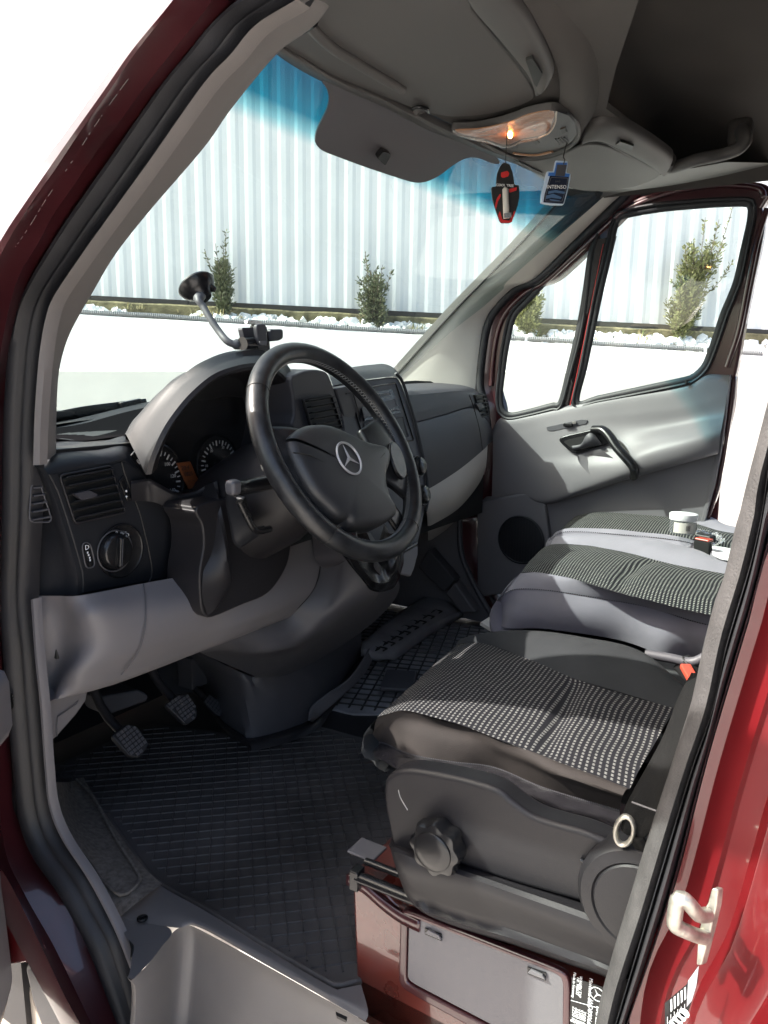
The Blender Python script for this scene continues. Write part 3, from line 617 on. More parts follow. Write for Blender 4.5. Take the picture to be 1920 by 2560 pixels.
# belt anchor
bc = Z('h', 1040, 270, x=SC-.02)
tube('belt_anchor_ring', ring_pts(bc, V(0, .75, .2), V(0, -.2, 1), 30, .0115, .0165), .0045, m_zinc, cov, closed=True, flat=.6)
b1 = [Z('h', 1025, 262, x=.075), Z('h', 1050, 150, x=.085), Z('f', 1200, 980, x=.13), Z('f', 1270, 800, x=.25), Z('f', 1330, 690, x=.36)]
b2 = [Z('h', 1100, 320, x=.07), Z('h', 1190, 210, x=.07), Z('f', 1280, 1030, x=.1), Z('f', 1350, 820, x=.2), Z('f', 1400, 700, x=.3)]
loft('seat_belt', [b1, b2], 50, m_belt, cov, across=6, solid=.002, disp=lambda v, i, j: v+V(-.004*math.sin(i*1.2+j*.15), 0, 0))
tube('belt_stitching', [a.lerp(b, .1+.8*t) + V(-.004, 0, 0) for t in [i/8 for i in range(9)] for a, b in [(Z('h', 1062, 135, x=.078), Z('h', 1200, 185, x=.072))]], .0012, m_greyd, cov, n=4)
# lower belt tail
loft('belt_tail', [[Z('h', 1060, 300, x=.075), Z('h', 1090, 350, x=.08), Z('h', 1110, 420, x=.09)], [Z('h', 1120, 300, x=.07), Z('h', 1160, 350, x=.075), Z('h', 1180, 420, x=.085)]], 12, m_belt, cov, solid=.002)
# cushion: five strips over one form. columns run front -> rear
def Y(z, u, v, h): return Z(z, u, v, zz=h)
c_bot = [Z('f', 30, 1080, x=.175), Z('f', 50, 1108, x=.15), Z('h', 110, 12, x=.12), Z('h', 480, 75, x=.125), Z('h', 760, 240, x=.125), Z('h', 900, 290, x=.125), Z('h', 1040, 330, x=.12)]
c_seam = [Y('o', 70, 1545, 1.055), Y('f', 0, 1000, 1.06), Y('f', 120, 1050, 1.068), Y('f', 300, 1082, 1.07), Y('f', 480, 1106, 1.072), Y('h', 700, 90, 1.072), Y('h', 1020, 185, 1.072)]
c_out = [Y('o', 95, 1450, 1.085), Y('f', 10, 905, 1.10), Y('f', 130, 905, 1.108), Y('f', 330, 955, 1.11), Y('f', 520, 1030, 1.11), Y('h', 760, 30, 1.11), Y('h', 1030, 120, 1.105)]
c_po = [Y('o', 120, 1370, 1.105), Y('f', 90, 862, 1.122), Y('f', 240, 895, 1.125), Y('f', 400, 945, 1.125), Y('f', 560, 1010, 1.122), Y('h', 880, 20, 1.115), Y('h', 1060, 90, 1.11)]
c_pi = [Y('o', 660, 870, 1.10), Y('o', 720, 850, 1.118), Y('o', 860, 858, 1.13), Y('o', 1060, 920, 1.138), Y('f', 840, 725, 1.14), Y('f', 1060, 790, 1.135), Y('f', 1260, 850, 1.13)]
c_in = [Y('f', 330, 575, 1.09), Y('f', 380, 545, 1.125), Y('f', 480, 520, 1.15), Y('f', 620, 512, 1.165), Y('f', 860, 540, 1.17), Y('f', 1100, 600, 1.165), Y('f', 1310, 760, 1.14)]
c_ie = [p+V(.03, .0, -.03) for p in c_in]; c_ib = [p+V(.03, 0, -.12) for p in c_in]
NN = 64
g_ = {k_: cr(c, NN) for k_, c in dict(bot=c_bot, seam=c_seam, out=c_out, po=c_po, pi=c_pi, inn=c_in, ie=c_ie, ib=c_ib).items()}
def mid(a, b, t, dz=0): return [p.lerp(q, t)+V(0, 0, dz) for p, q in zip(a, b)]
cush = loft('seat_cushion', [g_['po'], mid(g_['po'], g_['pi'], .2, .003), mid(g_['po'], g_['pi'], .5, .002), mid(g_['po'], g_['pi'], .8, .002), g_['pi']], 90, m_fabd, cov, across=40, uv=lambda v: (v.x-.18, v.y+ (1.13-v.z)*.8 + 1),
            disp=lambda v, i, j: v+V(0, 0, -.008*math.sin(math.pi*i/39)**.5*math.exp(-((v.y-(.30+.12*(v.x-.15)))/.014)**2)+.0025*noise.noise(v*14)))
loft('outer_bolster', [g_['seam'], mid(g_['seam'], g_['out'], .5, .005), g_['out'], mid(g_['out'], g_['po'], .5, .004), g_['po']], 90, m_bolsterb, cush, across=20, disp=lambda v, i, j: v+V(0, 0, .003*noise.noise(v*18)))
def wr(v, i, j):
    a = noise.noise(Vector((v.y*26, v.z*60, 1)))*.006*min(1, i/4)+noise.noise(v*45)*.003
    return v+V(-abs(a), 0, a*.5)
loft('vinyl_side', [mid(g_['seam'], g_['bot'], 0, 0), [p+V(-.008, 0, .0) for p in mid(g_['seam'], g_['bot'], .3)], [p+V(-.012, 0, 0) for p in mid(g_['seam'], g_['bot'], .65)], g_['bot']], 110, m_vinyl, cush, across=18, disp=wr)
loft('inner_bolster', [g_['pi'], mid(g_['pi'], g_['inn'], .5, .010), g_['inn'], g_['ie'], g_['ib']], 90, m_bolster, cush, across=24, disp=lambda v, i, j: v+V(0, 0, .002*noise.noise(v*12)))
fr = [[g_[k_][0] for k_ in ('bot', 'seam', 'out', 'po', 'pi', 'inn', 'ie', 'ib')]]
fr.append([p+V(0, .012, -.02) for p in fr[0]]); fr.append([V(p.x, min(p.y, .565), max(p.z-.05, 1.045)) for p in fr[0]]); fr.append([V(max(p.x, .2), .50, 1.04) for p in fr[0]])
loft('cushion_front', fr, 50, m_bolster, cush, across=14)
# stitches along the seam
for nm, c, m__, par in (('seam_stitching', g_['seam'], m_greyd, cush),):
    C2 = cr(c, 150); bars(nm, [(C2[i]+V(-.0015, 0, .001), C2[i].lerp(C2[i+1], .6)+V(-.0015, 0, .001)) for i in range(0, 149)], .0011, .0011, m__, par, kind='stuff')
tube('seam_piping', [p+V(-.0005, 0, -.0008) for p in g_['seam']], .0016, m_black, cush, n=6)
# backrest, mostly behind the door pillar
loft('backrest', [[V(x, y-.02*(1-abs(2*t-1)**2), z) for t, x in ((0, .14), (.1, .15), (.5, .36), (.9, .56), (1, .57))] for y, z in ((.10, 1.05), (.06, 1.12), (.03, 1.3), (-.04, 1.6), (-.09, 1.72), (-.14, 1.74), (-.16, 1.7), (-.12, 1.3), (-.02, 1.05))], 24, m_bolster, cush, across=30)
# ---- buckle between the seats
bk = box('buckle', Z('f', 1345, 712, zz=1.115), (.022, .07, .03), m_black, cov, rot=Matrix.Rotation(R_(-25), 3, 'Z') @ Matrix.Rotation(R_(30), 3, 'X'), bevel=.004); box('buckle_button', Z('f', 1322, 702, zz=1.128), (.018, .05, .010), m_orange, cov, rot=Matrix.Rotation(R_(-60), 3, 'Z') @ Matrix.Rotation(R_(12), 3, 'X'), bevel=.003)
tube('seat_frame_bar', px(zz(('f', [(1130, 612), (1240, 632), (1330, 648), (1400, 620)])), x=.60), .008, m_greyd, cov, res=16)
# ---- passenger bench: two cushions
ben = None
def bench_cushion(name, rows, parent, seed, front_dz, zb=1.0):
    """rows: list of columns front->rear: outer(lower), seam, pattern outer, pattern inner, inner edge"""
    cols = {k_: cr(c, NN) for k_, c in rows.items()}
    o = loft(name, [cols['po'], mid(cols['po'], cols['pi'], .25, .008), mid(cols['po'], cols['pi'], .5, .010), mid(cols['po'], cols['pi'], .75, .009), cols['pi']], 90, m_fabp, parent, across=40, uv=lambda v: (v.x+seed, v.y+(1.16-v.z)*.8+1),
         disp=lambda v, i, j: v+V(0, 0, -.010*math.sin(math.pi*i/39)**.5*math.exp(-((v.y-.38-.03*math.sin(v.x*8))/.02)**2)+.002*noise.noise(v*12)))
    loft('outer_bolster', [cols['seam'], mid(cols['seam'], cols['po'], .5, .008), cols['po']], 80, m_pbol, o, across=12, disp=lambda v, i, j: v+V(0, 0, .0025*noise.noise(v*14)))
    loft('cushion_side', [cols['seam'], mid(cols['seam'], cols['bot'], .35, .0), mid(cols['seam'], cols['bot'], .7), cols['bot']], 80, m_pbol, o, across=16, disp=lambda v, i, j: v+V(-.010*math.sin(min(1, i/15)*math.pi)+.003*noise.noise(v*9), 0, 0))
    loft('inner_bolster', [cols['pi'], mid(cols['pi'], cols['inn'], .55, .010), cols['inn'], [p+V(.02, 0, -.025) for p in cols['inn']], [p+V(.025, 0, -.12) for p in cols['inn']]], 80, m_pbol, o, across=18)
    f0 = [cols[k_][0] for k_ in ('bot', 'seam', 'po', 'pi', 'inn')]
    loft('cushion_front', [f0, [p+V(0, .012, -.025) for p in f0], [V(p.x, p.y+.005, max(zb, p.z-.09)) for p in f0], [V(p.x, p.y-.04, zb-.03) for p in f0]], 50, m_pbol, o, across=16)
    C2 = cr(cols['seam'], 130); bars('seam_stitching', [(C2[i]+V(-.0018, 0, .001), C2[i].lerp(C2[i+1], .55)+V(-.0018, 0, .001)) for i in range(0, 129)], .0014, .0016, m_black, o, kind='stuff')
    return o
P1 = dict(bot=[Y('f', 485, 440, 1.02), Y('f', 520, 500, 1.02), Y('f', 700, 505, 1.03), Y('f', 1000, 550, 1.03), Y('f', 1200, 612, 1.03), Y('f', 1400, 640, 1.03), V(.80, .02, 1.03)],
          seam=[Y('f', 487, 385, 1.08), Y('f', 560, 338, 1.11), Y('f', 700, 340, 1.118), Y('f', 900, 370, 1.12), Y('f', 1150, 415, 1.12), Y('f', 1390, 488, 1.12), V(.87, .05, 1.12)],
          po=[Y('f', 590, 262, 1.135), Y('f', 660, 262, 1.148), Y('f', 820, 290, 1.155), Y('f', 1000, 345, 1.158), Y('f', 1200, 395, 1.158), Y('f', 1400, 445, 1.155), V(.83, .08, 1.15)],
          pi=[Y('f', 720, 140, 1.14), Y('f', 790, 138, 1.158), Y('f', 900, 148, 1.165), Y('f', 1070, 180, 1.168), Y('f', 1240, 225, 1.168), Y('f', 1480, 268, 1.165), V(1.12, .08, 1.16)],
          inn=[Y('f', 750, 112, 1.14), Y('f', 830, 103, 1.162), Y('f', 980, 105, 1.172), Y('f', 1180, 125, 1.178), Y('f', 1360, 165, 1.178), Y('f', 1500, 225, 1.17), V(1.26, .08, 1.165)])
bench = bench_cushion('passenger_bench', P1, van, 0, 0)
P2 = dict(bot=[V(1.345, .70, 1.03), V(1.345, .6, 1.03), V(1.34, .3, 1.03), V(1.34, .05, 1.03)],
          seam=[Y('f', 715, 125, 1.12), Y('f', 780, 88, 1.15), Y('f', 980, 96, 1.158), Y('f', 1300, 130, 1.16), V(1.30, .25, 1.16), V(1.30, .05, 1.15)],
          po=[Y('f', 760, 78, 1.14), Y('f', 830, 76, 1.155), Y('f', 1000, 82, 1.162), Y('f', 1300, 120, 1.163), V(1.35, .25, 1.163), V(1.35, .05, 1.155)],
          pi=[Y('d', 905, 1085, 1.14), Y('d', 1000, 1078, 1.16), Y('d', 1180, 1100, 1.165), Y('f', 1380, 60, 1.168), Y('f', 1520, 95, 1.165), V(1.66, .05, 1.155)],
          inn=[Y('d', 860, 1106, 1.12), Y('d', 960, 1062, 1.155), Y('d', 1150, 1080, 1.172), Y('f', 1400, 20, 1.175), Y('f', 1520, 70, 1.165), V(1.76, .05, 1.155)])
bench2 = bench_cushion('bench_cushion', P2, None, .3, 0)
bench2.parent = bench
for o in list(bench2.children): o.parent = bench
loft('bench_backrest', [[V(x, y-.015*math.cos((x-1.3)*6), z) for x in (.82, .86, 1.05, 1.3, 1.5, 1.72, 1.76)] for y, z in ((.16, 1.10), (.13, 1.2), (.09, 1.35), (.02, 1.6), (-.03, 1.74), (-.08, 1.76), (-.10, 1.7), (0, 1.1))], 40, m_pbol, bench, across=30)
box('bench_base', (1.3, .3, .9), (.84, .58, .22), m_dark, bench, bevel=.01)
bb = box('bench_buckle', Z('f', 1383, 158, zz=1.165), (.03, .045, .075), m_black, bench, rot=Matrix.Rotation(R_(-20), 3, 'Z'), bevel=.005)
box('buckle_button', Z('f', 1383, 118, zz=1.205)+V(0, 0, 0), (.024, .038, .006), m_orange, bench, rot=Matrix.Rotation(R_(-20), 3, 'Z'), bevel=.003)
box('seat_bracket', Z('f', 470, 492, zz=.98), (.05, .05, .01), m_trimr, bench, rot=Matrix.Rotation(R_(20), 3, 'X'))
# ---- floor
FZ = .745
floorp = box('cab_floor', (.95, .75, FZ-.03), (1.66, 1.7, .05), m_dark, van, bevel=0)
mat_out = px(zz(('g', [(460, 205), (600, 400), (690, 500), (900, 620), (1150, 775), (1420, 930), (1465, 945), (1540, 925)])), zz=FZ)+[V(.35, .46, FZ), V(.62, .50, FZ), V(.74, .8, FZ), V(.72, 1.06, FZ), V(.58, 1.10, FZ), V(.56, 1.25, FZ), V(.5, 1.4, FZ), V(.2, 1.42, FZ), V(.135, 1.2, FZ)]
mat1 = plate('floor_mat', mat_out, (0, 0, -.012), m_mat, van, .004)
def inside(p, poly):
    c = False; k_ = len(poly); j = k_-1
    for i in range(k_):
        a, b = poly[i], poly[j]
        if (a.y > p.y) != (b.y > p.y) and p.x < (b.x-a.x)*(p.y-a.y)/(b.y-a.y)+a.x: c = not c
        j = i
    return c
def lattice(poly, pitch_, ang_, z, shrink=.02, dash=None):
    c = sum(poly, Vector())/len(poly); P = [q+(c-q).normalized()*shrink for q in poly]; out = []
    for A in ang_:
        d_ = V(math.cos(A), math.sin(A), 0); nn = V(-d_.y, d_.x, 0)
        for i in range(-60, 61):
            run = None; st = .006
            for k_ in range(-160, 161):
                p = V(c.x, c.y, z)+nn*i*pitch_+d_*k_*st
                ok = inside(p, P) and (dash is None or dash(p, i, k_*st))
                if ok and run is None: run = p
                if not ok and run is not None:
                    out.append((run, p)); run = None
    return out
bars('tread_ribs', lattice(mat_out, .0245, (R_(43), R_(133)), FZ), .003, .0022, m_mat, mat1, kind='stuff')
rim_ = cr([p+V(0, 0, .003) for p in mat_out[:8]], 60); tube('mat_rim', rim_, .004, m_mat, mat1)
# passenger side mat: level part, raised foot rest
pm = [V(.80, 1.22, FZ), V(.82, 1.02, FZ), V(.9, .9, FZ), V(1.0, .6, FZ), V(1.6, .6, FZ), V(1.62, 1.0, FZ), V(1.60, 1.30, FZ), V(1.60, 1.50, FZ), V(1.0, 1.55, FZ)]
m_mat2 = mat('rubber_mat_lightened', (.24, .235, .245), .6, bump=[(500, .4, .001)], var=(9, .3))  # paler than the driver's mat, standing in for missing footwell light
mat2 = plate('floor_mat', pm, (0, 0, -.012), m_mat2, van, .004)
bars('tread_ribs', lattice(pm, .034, (R_(20), R_(110)), FZ), .005, .003, m_black, mat2, kind='stuff')
fr_ = [zp('o', [(5, 850), (300, 620), (560, 470)], zz=.80), zp('o', [(20, 900), (330, 670), (600, 540)], zz=.80), zp('o', [(160, 945), (450, 740), (690, 640)], zz=.78), zp('o', [(240, 975), (500, 790), (730, 660)], zz=.748)]
loft('foot_rest', fr_, 30, m_mat2, mat2, across=12, solid=.02)
for i in range(9):
    for jx in (0, 1):
        c = Z('o', 60+i*62+jx*110, 850-i*44+jx*60, zz=.803-.012*jx); s_ = .011
        bars('tread_mark', [(c+V(-s_, 0, 0), c+V(s_, 0, 0)), (c+V(s_, 0, 0), c+V(s_, -.02, 0))], .003, .002, m_black, mat2) if False else None
rear_ = [zp('o', [(90, 400+0), (180, 560), (270, 640)], zz=.80)]
box('mat_tab', Z('o', 270, 1110, zz=.76), (.13, .09, .012), m_greyd, mat2, rot=Matrix.Rotation(R_(25), 3, 'Z'), bevel=.005)
# right sill of the footwell and inner side
kp = [Z('o', u, v, x=1.66) for u, v in ((560, -60), (640, -40), (690, 0), (694, 150), (715, 270), (790, 440), (880, 600), (935, 690))]
kick = plate('footwell_side', [V(1.66, 1.52, 1.5), V(1.66, 1.1, 1.5)]+kp+[V(1.66, kp[-1].y-.02, FZ), V(1.66, 1.52, FZ)], (.02, 0, 0), m_grey, van, .006)
tube('jamb_trim_edge', [p+V(-.004, 0, 0) for p in kp], .010, m_greyd, kick, res=50, n=8)
loft('far_lower_jamb', [[p+V(.02, .002, 0) for p in kp], [p+V(.05, -.03, 0) for p in kp], [p+V(.07, -.10, 0) for p in kp]], 40, m_paintd, van, across=8)
plate('duct_cover', [Z('o', u, v, x=1.60) for u, v in ((470, 200), (655, 415), (580, 500), (400, 330))], (.05, 0, 0), m_greyd, kick, .005)
plate('duct_foot', [Z('o', u, v, x=1.61) for u, v in ((655, 430), (800, 640), (700, 645), (585, 505))], (.05, .0, 0), m_grey, kick, .008)
for i in range(8):
    for jx in (0, 1):
        c = Z('o', 150+i*55-jx*52, 895-i*37-jx*2, zz=.792); s_ = .012
        bars('tread_mark', [(c+V(-s_, -s_, 0), c+V(s_, -s_, 0)), (c+V(s_, -s_, 0), c+V(s_, s_, 0)), (c+V(-s_, s_, 0), c+V(s_, s_, 0))], .003, .004, m_black, mat2)
# ---- sill and step (grey plastic)
e0 = cr(px(zz(('g', [(700, 500), (900, 625), (1150, 782), (1420, 940), (1470, 952), (1550, 935)])), zz=FZ+.002), 50)
e1 = cr(px(zz(('g', [(600, 560), (740, 660), (860, 645), (1130, 800), (1420, 960), (1600, 1060)])), zz=FZ+.004), 50)
e2 = cr(px(zz(('g', [(555, 905), (640, 840), (740, 712), (800, 682), (860, 695), (1150, 852), (1420, 1005), (1580, 1095)])), zz=FZ-.004), 50)
sl0 = cr(px(zz(('g', [(510, 650), (545, 740), (560, 800), (550, 890), (600, 960), (700, 1250)])), x=.01), 50)
sill = loft('door_sill', [zp('g', [(700, 500), (900, 625), (1150, 782), (1420, 940), (1470, 952), (1560, 935)], zz=FZ+.002), zp('g', [(600, 575), (820, 650), (1100, 790), (1400, 965), (1480, 1000), (1590, 1050)], zz=FZ+.004),
     zp('g', [(510, 650), (760, 690), (860, 688), (1150, 850), (1420, 1003), (1580, 1095)], zz=FZ-.002)], 60, m_sill, van, across=10)
wall_top = px(zz(('g', [(548, 900), (570, 915), (650, 835), (745, 712), (800, 684), (860, 697), (1150, 854), (1420, 1007), (1580, 1097), (1700, 1160)])), zz=FZ-.004)
wt = cr(wall_top, 90)
def wellpt(p, d): return V(p.x-.0-.10*d*(.3 if d > .5 else 1), p.y, p.z-.26*d)
cw = V(.02, .62, .60)
w0 = [p+V(-.000, 0, -.000) for p in wt]
w1 = [p+V(.006, 0, -.010) for p in wt]; w2 = [p+V(.004, -.0, -.06) for p in wt]; w3 = [p+V(-.03, -.01, -.20) for p in wt]; w4 = [p+V(-.05, -.02, -.30) for p in wt]
loft('step_well', [w0, w1, w2, w3, w4], 90, m_sill, sill, across=20, sm=True)
loft('sill_corner', [px(zz(('g', [(510, 650), (548, 740), (572, 790), (560, 880), (550, 905)])), zz=FZ-.001), px(zz(('g', [(560, 640), (640, 740), (650, 800), (600, 860), (570, 912)])), zz=FZ-.002), px(zz(('g', [(620, 640), (740, 700), (700, 770), (650, 835), (580, 908)])), zz=FZ-.003)], 30, m_sill, sill, across=8)
sc_ = Z('g', 615, 652, zz=FZ+.003); lathe('screw', sc_, (0, 0, 1), [(.0085, 0), (.0085, .002), (.006, .003), (.0055, .001), (.0001, .001)], m_gloss, sill, n=20)
plate('sill_notch', zp('g', [(556, 740), (578, 765), (572, 800), (562, 825), (566, 780)], zz=FZ+.003), (0, 0, -.004), m_black, sill, 0)
plate('sill_clip', zp('g', [(1450, 1052), (1500, 1075), (1495, 1090), (1455, 1070)], zz=FZ+.0), (0, 0, -.004), m_black, sill, 0)
plate('step_tread', [V(-.02, .85, .44), V(-.02, .2, .44), V(.2, .2, .44), V(.2, .85, .44)], (0, 0, -.02), m_sill, sill, 0)
# carpeted wheel-arch wedge left of the mat
cp = [zp('g', [(205, 60), (215, 150), (280, 330), (400, 540), (510, 650)], x=.012), zp('g', [(300, 60), (330, 160), (430, 330), (520, 470), (600, 575)], zz=FZ+.02), zp('g', [(360, 40), (450, 190), (590, 390), (650, 450), (700, 500)], zz=FZ+.006)]
cpt = loft('carpet_wedge', cp, 60, m_carpet, van, across=24)
tube('carpet_ridge', px(zz(('g', [(310, 70), (300, 250), (350, 370), (440, 480), (515, 545), (560, 535), (600, 490), (595, 450), (500, 300), (400, 120), (330, 50)])), zz=FZ+.022), .003, m_carpet, cpt, res=70)
ce = zp('e', [(133, 380), (150, 620), (172, 830)], x=-.012)+zp('g', [(192, 0), (212, 170), (268, 310), (385, 490), (490, 690), (555, 850), (575, 905)], x=-.012)
loft('seal_edge_trim', [ce, [p+V(.002, -.005, .002) for p in ce], [p+V(.014, -.006, .002) for p in ce]], 90, m_grey, van, across=5)

# ================================================================== DASHBOARD
def kz(L, ys, z='k'): return [Z(z, u, v, y=(ys[i] if isinstance(ys, (list, tuple)) else ys)) for i, (u, v) in enumerate(L)]
crease = kz([(120, 455), (150, 490), (230, 640), (300, 850), (360, 1050), (400, 1200), (403, 1290), (400, 1346)], 1.03)
doorside = kz([(40, 460), (25, 600), (20, 750), (15, 900), (10, 1050), (8, 1200), (6, 1300), (5, 1352)], 1.10)
dfp = kz([(160, 505), (300, 490), (590, 440), (700, 420), (800, 470), (850, 545), (900, 575), (1060, 645), (1180, 625), (1222, 640), (1250, 800), (1270, 1000), (1278, 1090), (1212, 1190), (1020, 1230), (830, 1266), (400, 1346), (403, 1290), (400, 1200), (360, 1050), (300, 850), (230, 640)], 1.03)
dash = plate('dashboard', dfp, (0, .05, 0), m_dash, van, .004)
loft('dash_side', [crease, [p+V(-.010, .002, 0) for p in crease], [a.lerp(b, .3)+V(-.004, 0, 0) for a, b in zip(crease, doorside)], doorside], 50, m_dash, dash, across=12)
top = [kz([(60, 300), (215, 262), (500, 293), (690, 250), (740, 300)], [1.20, 1.17, 1.13, 1.12, 1.10]), kz([(70, 350), (215, 320), (500, 325), (700, 290), (760, 345)], [1.13, 1.11, 1.09, 1.085, 1.07]),
       kz([(100, 440), (250, 395), (520, 370), (690, 350), (790, 430)], [1.06, 1.05, 1.045, 1.045, 1.05]), kz([(122, 478), (300, 455), (560, 430), (690, 400), (815, 470)], [1.036, 1.032, 1.03, 1.03, 1.04]), kz([(160, 512), (300, 496), (590, 448), (700, 430), (848, 545)], 1.0295)]
loft('dash_top', top, 50, m_dash, dash, across=24)
# defroster shelf and cowl in front of the windscreen base
m_void = mat('dull_black', (.008, .008, .009), 1, spec=0)
loft('dash_shelf', [kz([(150, 262), (400, 282), (700, 248), (1300, 200)], 1.14), kz([(180, 240), (400, 230), (700, 200), (1400, 60)], 1.3), kz([(180, 200), (420, 160), (800, 60), (1500, -80)], 1.42)], 24, m_void, dash)
loft('dash_shelf_edge', [kz([(200, 210), (450, 160), (850, 60), (1500, -70)], 1.42), kz([(200, 185), (450, 130), (850, 35), (1500, -100)], 1.45), kz([(200, 170), (450, 110), (850, 15), (1500, -120)], 1.47)], 24, m_dash, dash, across=8)
box('dash_core', (.85, 1.32, 1.3), (1.62, .5, .34), m_black, dash)
gl = cr(kz([(675, 430), (700, 520), (745, 640), (800, 780), (850, 980), (880, 1130), (882, 1215), (860, 1262)], 1.0292), 40)
tube('panel_gap', gl, .0012, m_black, dash, n=6)
# driver's air vent
def vent(corners, y, nsl, parent, knob=None, skew=0, mfr=m_dark, fr=.0022, depth=.012):
    c = [Z(z, u, v, y=y) for z, u, v in corners]      # tl tr br bl
    v_ = plate('air_vent', [p+V(0, -.001, 0) for p in c], (0, .003, 0), m_black, parent, 0)
    tube('vent_frame', [p+V(0, -.003, 0) for p in rpoly(c, .006)], fr, mfr, v_, closed=True, n=8)
    for i in range(nsl):
        t = (i+.5)/nsl; a = c[0].lerp(c[3], t); b = c[1].lerp(c[2], t); a = a.lerp(b, .03); b = b.lerp(a, .03); up = V(0, 0, .0012)
        q = [a+V(0, -.001, 0)-up, b+V(0, -.001, 0)-up, b+V(0, -.001-depth, .004)-up, a+V(0, -.001-depth, .004)-up]
        plate('slat', q, (0, 0, .0022), m_dash, v_, .0006)
    if knob:
        q = [Z(z, u, v, y=y-depth-.004) for z, u, v in knob]; plate('vent_tab', rpoly(q, .004), (0, .01, 0), m_dash2, v_, .002)
    return v_
vent([('k', 238, 522), ('k', 590, 455), ('k', 692, 772), ('k', 345, 850)], 1.029, 6, van, [('k', 350, 648), ('k', 455, 625), ('k', 515, 655), ('k', 500, 668), ('k', 405, 695)])
sv = kz([(100, 572), (160, 572), (245, 836), (85, 836)], 1.045); tube('side_vent_outline', [p+V(-.012, 0, 0) for p in rpoly(sv, .01)], .0012, m_greyd, dash, closed=True, n=6)
for i in range(5): a = sv[0].lerp(sv[3], (i+.5)/5)+V(-.010, 0, 0); b = sv[1].lerp(sv[2], (i+.5)/5)+V(-.010, 0, 0); box('side_slat', (a+b)/2, ((b-a).length*.85, .006, .002), m_greyd, dash, bevel=0)
wl = kz([(660, 560), (690, 520), (745, 690), (715, 700)], 1.027); plate('vent_wheel', wl, (0, .004, 0), m_gloss, dash, .001)
for z_, (u, v) in enumerate(((707, 630), (708, 668))): box('mark', Z('k', u, v, y=1.025), (.003, .001, .003), m_white, dash, rot=Matrix.Rotation(R_(45), 3, 'Y'), bevel=0)
# light switch
lc = Z('k', 668, 1042, y=1.029)
ls = lathe('light_switch', lc, (0, -1, 0), [(.0455, 0), (.0455, .002), (.043, .003), (.041, .0015), (.0001, .0015)], m_gloss, van, n=64)
lk = Z('k', 640, 1045, y=1.02)
kn = lathe('knob', lk+V(0, .008, 0), (0, -1, 0), [(.031, 0), (.030, .006), (.027, .014), (.024, .016), (.0001, .016)], m_gloss, ls, n=64)
tube('knob_ring', ring_pts(lk+V(0, .004, 0), V(1, 0, 0), V(0, 0, 1), 48, .034), .0011, m_greyd, ls, closed=True, n=6)
box('knob_bar', lk+V(0, -.010, 0), (.010, .010, .05), m_gloss, ls, rot=Matrix.Rotation(R_(6), 3, 'Y'), bevel=.003)
box('knob_line', lk+V(-.001, -.0155, 0), (.0012, .001, .044), m_greyd, ls, rot=Matrix.Rotation(R_(6), 3, 'Y'), bevel=0)
for s_, u, v, sz in (('0', 640, 920, .010), ('P', 580, 970, .006), ('-', 600, 945, .010), ('=00=', 682, 920, .007), ('D', 715, 935, .010), ('O', 712, 1040, .009), ('*', 713, 1042, .016), ('E', 582, 1113, .008)): text('switch_mark', s_, Z('k', u, v, y=1.0255), V(1, 0, 0), V(0, 0, 1), sz, m_white, ls)
hr_ = plate('headlamp_range_wheel', rpoly(kz([(398, 990), (455, 985), (492, 1150), (430, 1165)], 1.0285), .012), (0, .003, 0), m_gloss, van, .001)
tube('wheel_frame', rpoly(kz([(396, 988), (457, 983), (495, 1152), (428, 1168)], 1.0275), .012), .0011, m_greyd, hr_, closed=True, n=6)
text('wheel_mark', 'D', Z('k', 436, 1020, y=1.026), V(1, 0, 0), V(0, 0, 1), .011, m_white, hr_)
for i, (u, v) in enumerate(((440, 1055), (447, 1072), (454, 1090), (457, 1107))): box('mark', Z('k', u, v, y=1.026), (.002, .001, .003), m_white, hr_, bevel=0)
# grey knee panel
def ez(L, ys): return kz(L, ys, 'e')
kt = ez([(130, 362), (250, 362), (350, 360), (600, 312), (860, 262), (1100, 200), (1385, 105)], [1.09, 1.04, 1.005, .995, .985, .97, .95])
k1 = ez([(140, 480), (260, 455), (388, 440), (622, 420), (870, 380), (1130, 310), (1385, 205)], [1.08, 1.05, .985, .965, .95, .94, .93])
k2 = ez([(148, 640), (260, 590), (396, 570), (605, 560), (870, 480), (1110, 410), (1360, 320)], [1.09, 1.065, .99, .965, .95, .93, .92])
k3 = ez([(160, 760), (240, 700), (330, 700), (560, 655), (862, 550), (1060, 490), (1300, 400)], [1.10, 1.08, 1.005, .985, .965, .94, .93])
k4 = ez([(176, 826), (210, 818), (245, 810), (500, 741), (862, 603), (1010, 545), (1222, 462)], [1.10, 1.08, 1.04, 1.02, 1.0, .98, .96])
k5 = [p+V(.02, .10, .01) for p in k4]
knee = loft('knee_panel', [kt, k1, k2, k3, k4, k5], 70, m_grey, van, across=44)
gp = cr(ez([(614, 308), (622, 380), (622, 480), (605, 570), (570, 640), (518, 702)], [.996, .972, .960, .962, .974, .992]), 40)
tube('panel_gap', [p+V(0, -.0035, 0) for p in gp], .0011, m_greyd, knee, n=6)
loft('panel_crease', [ez([(345, 362), (392, 450), (402, 560), (350, 680), (245, 806)], [1.0, .982, .984, 1.0, 1.03]), [p+V(.006, -.003, 0) for p in ez([(345, 362), (392, 450), (402, 560), (350, 680), (245, 806)], [1.0, .982, .984, 1.0, 1.03])], [p+V(.014, .003, 0) for p in ez([(345, 362), (392, 450), (402, 560), (350, 680), (245, 806)], [1.0, .982, .984, 1.0, 1.03])]], 40, m_grey, knee, across=8) if False else None
plate('kick_panel', ez([(176, 822), (380, 768), (372, 815), (330, 875), (246, 970), (208, 1000), (200, 1110), (188, 1110)], 1.085), (0, .03, 0), m_grey, knee, .006)
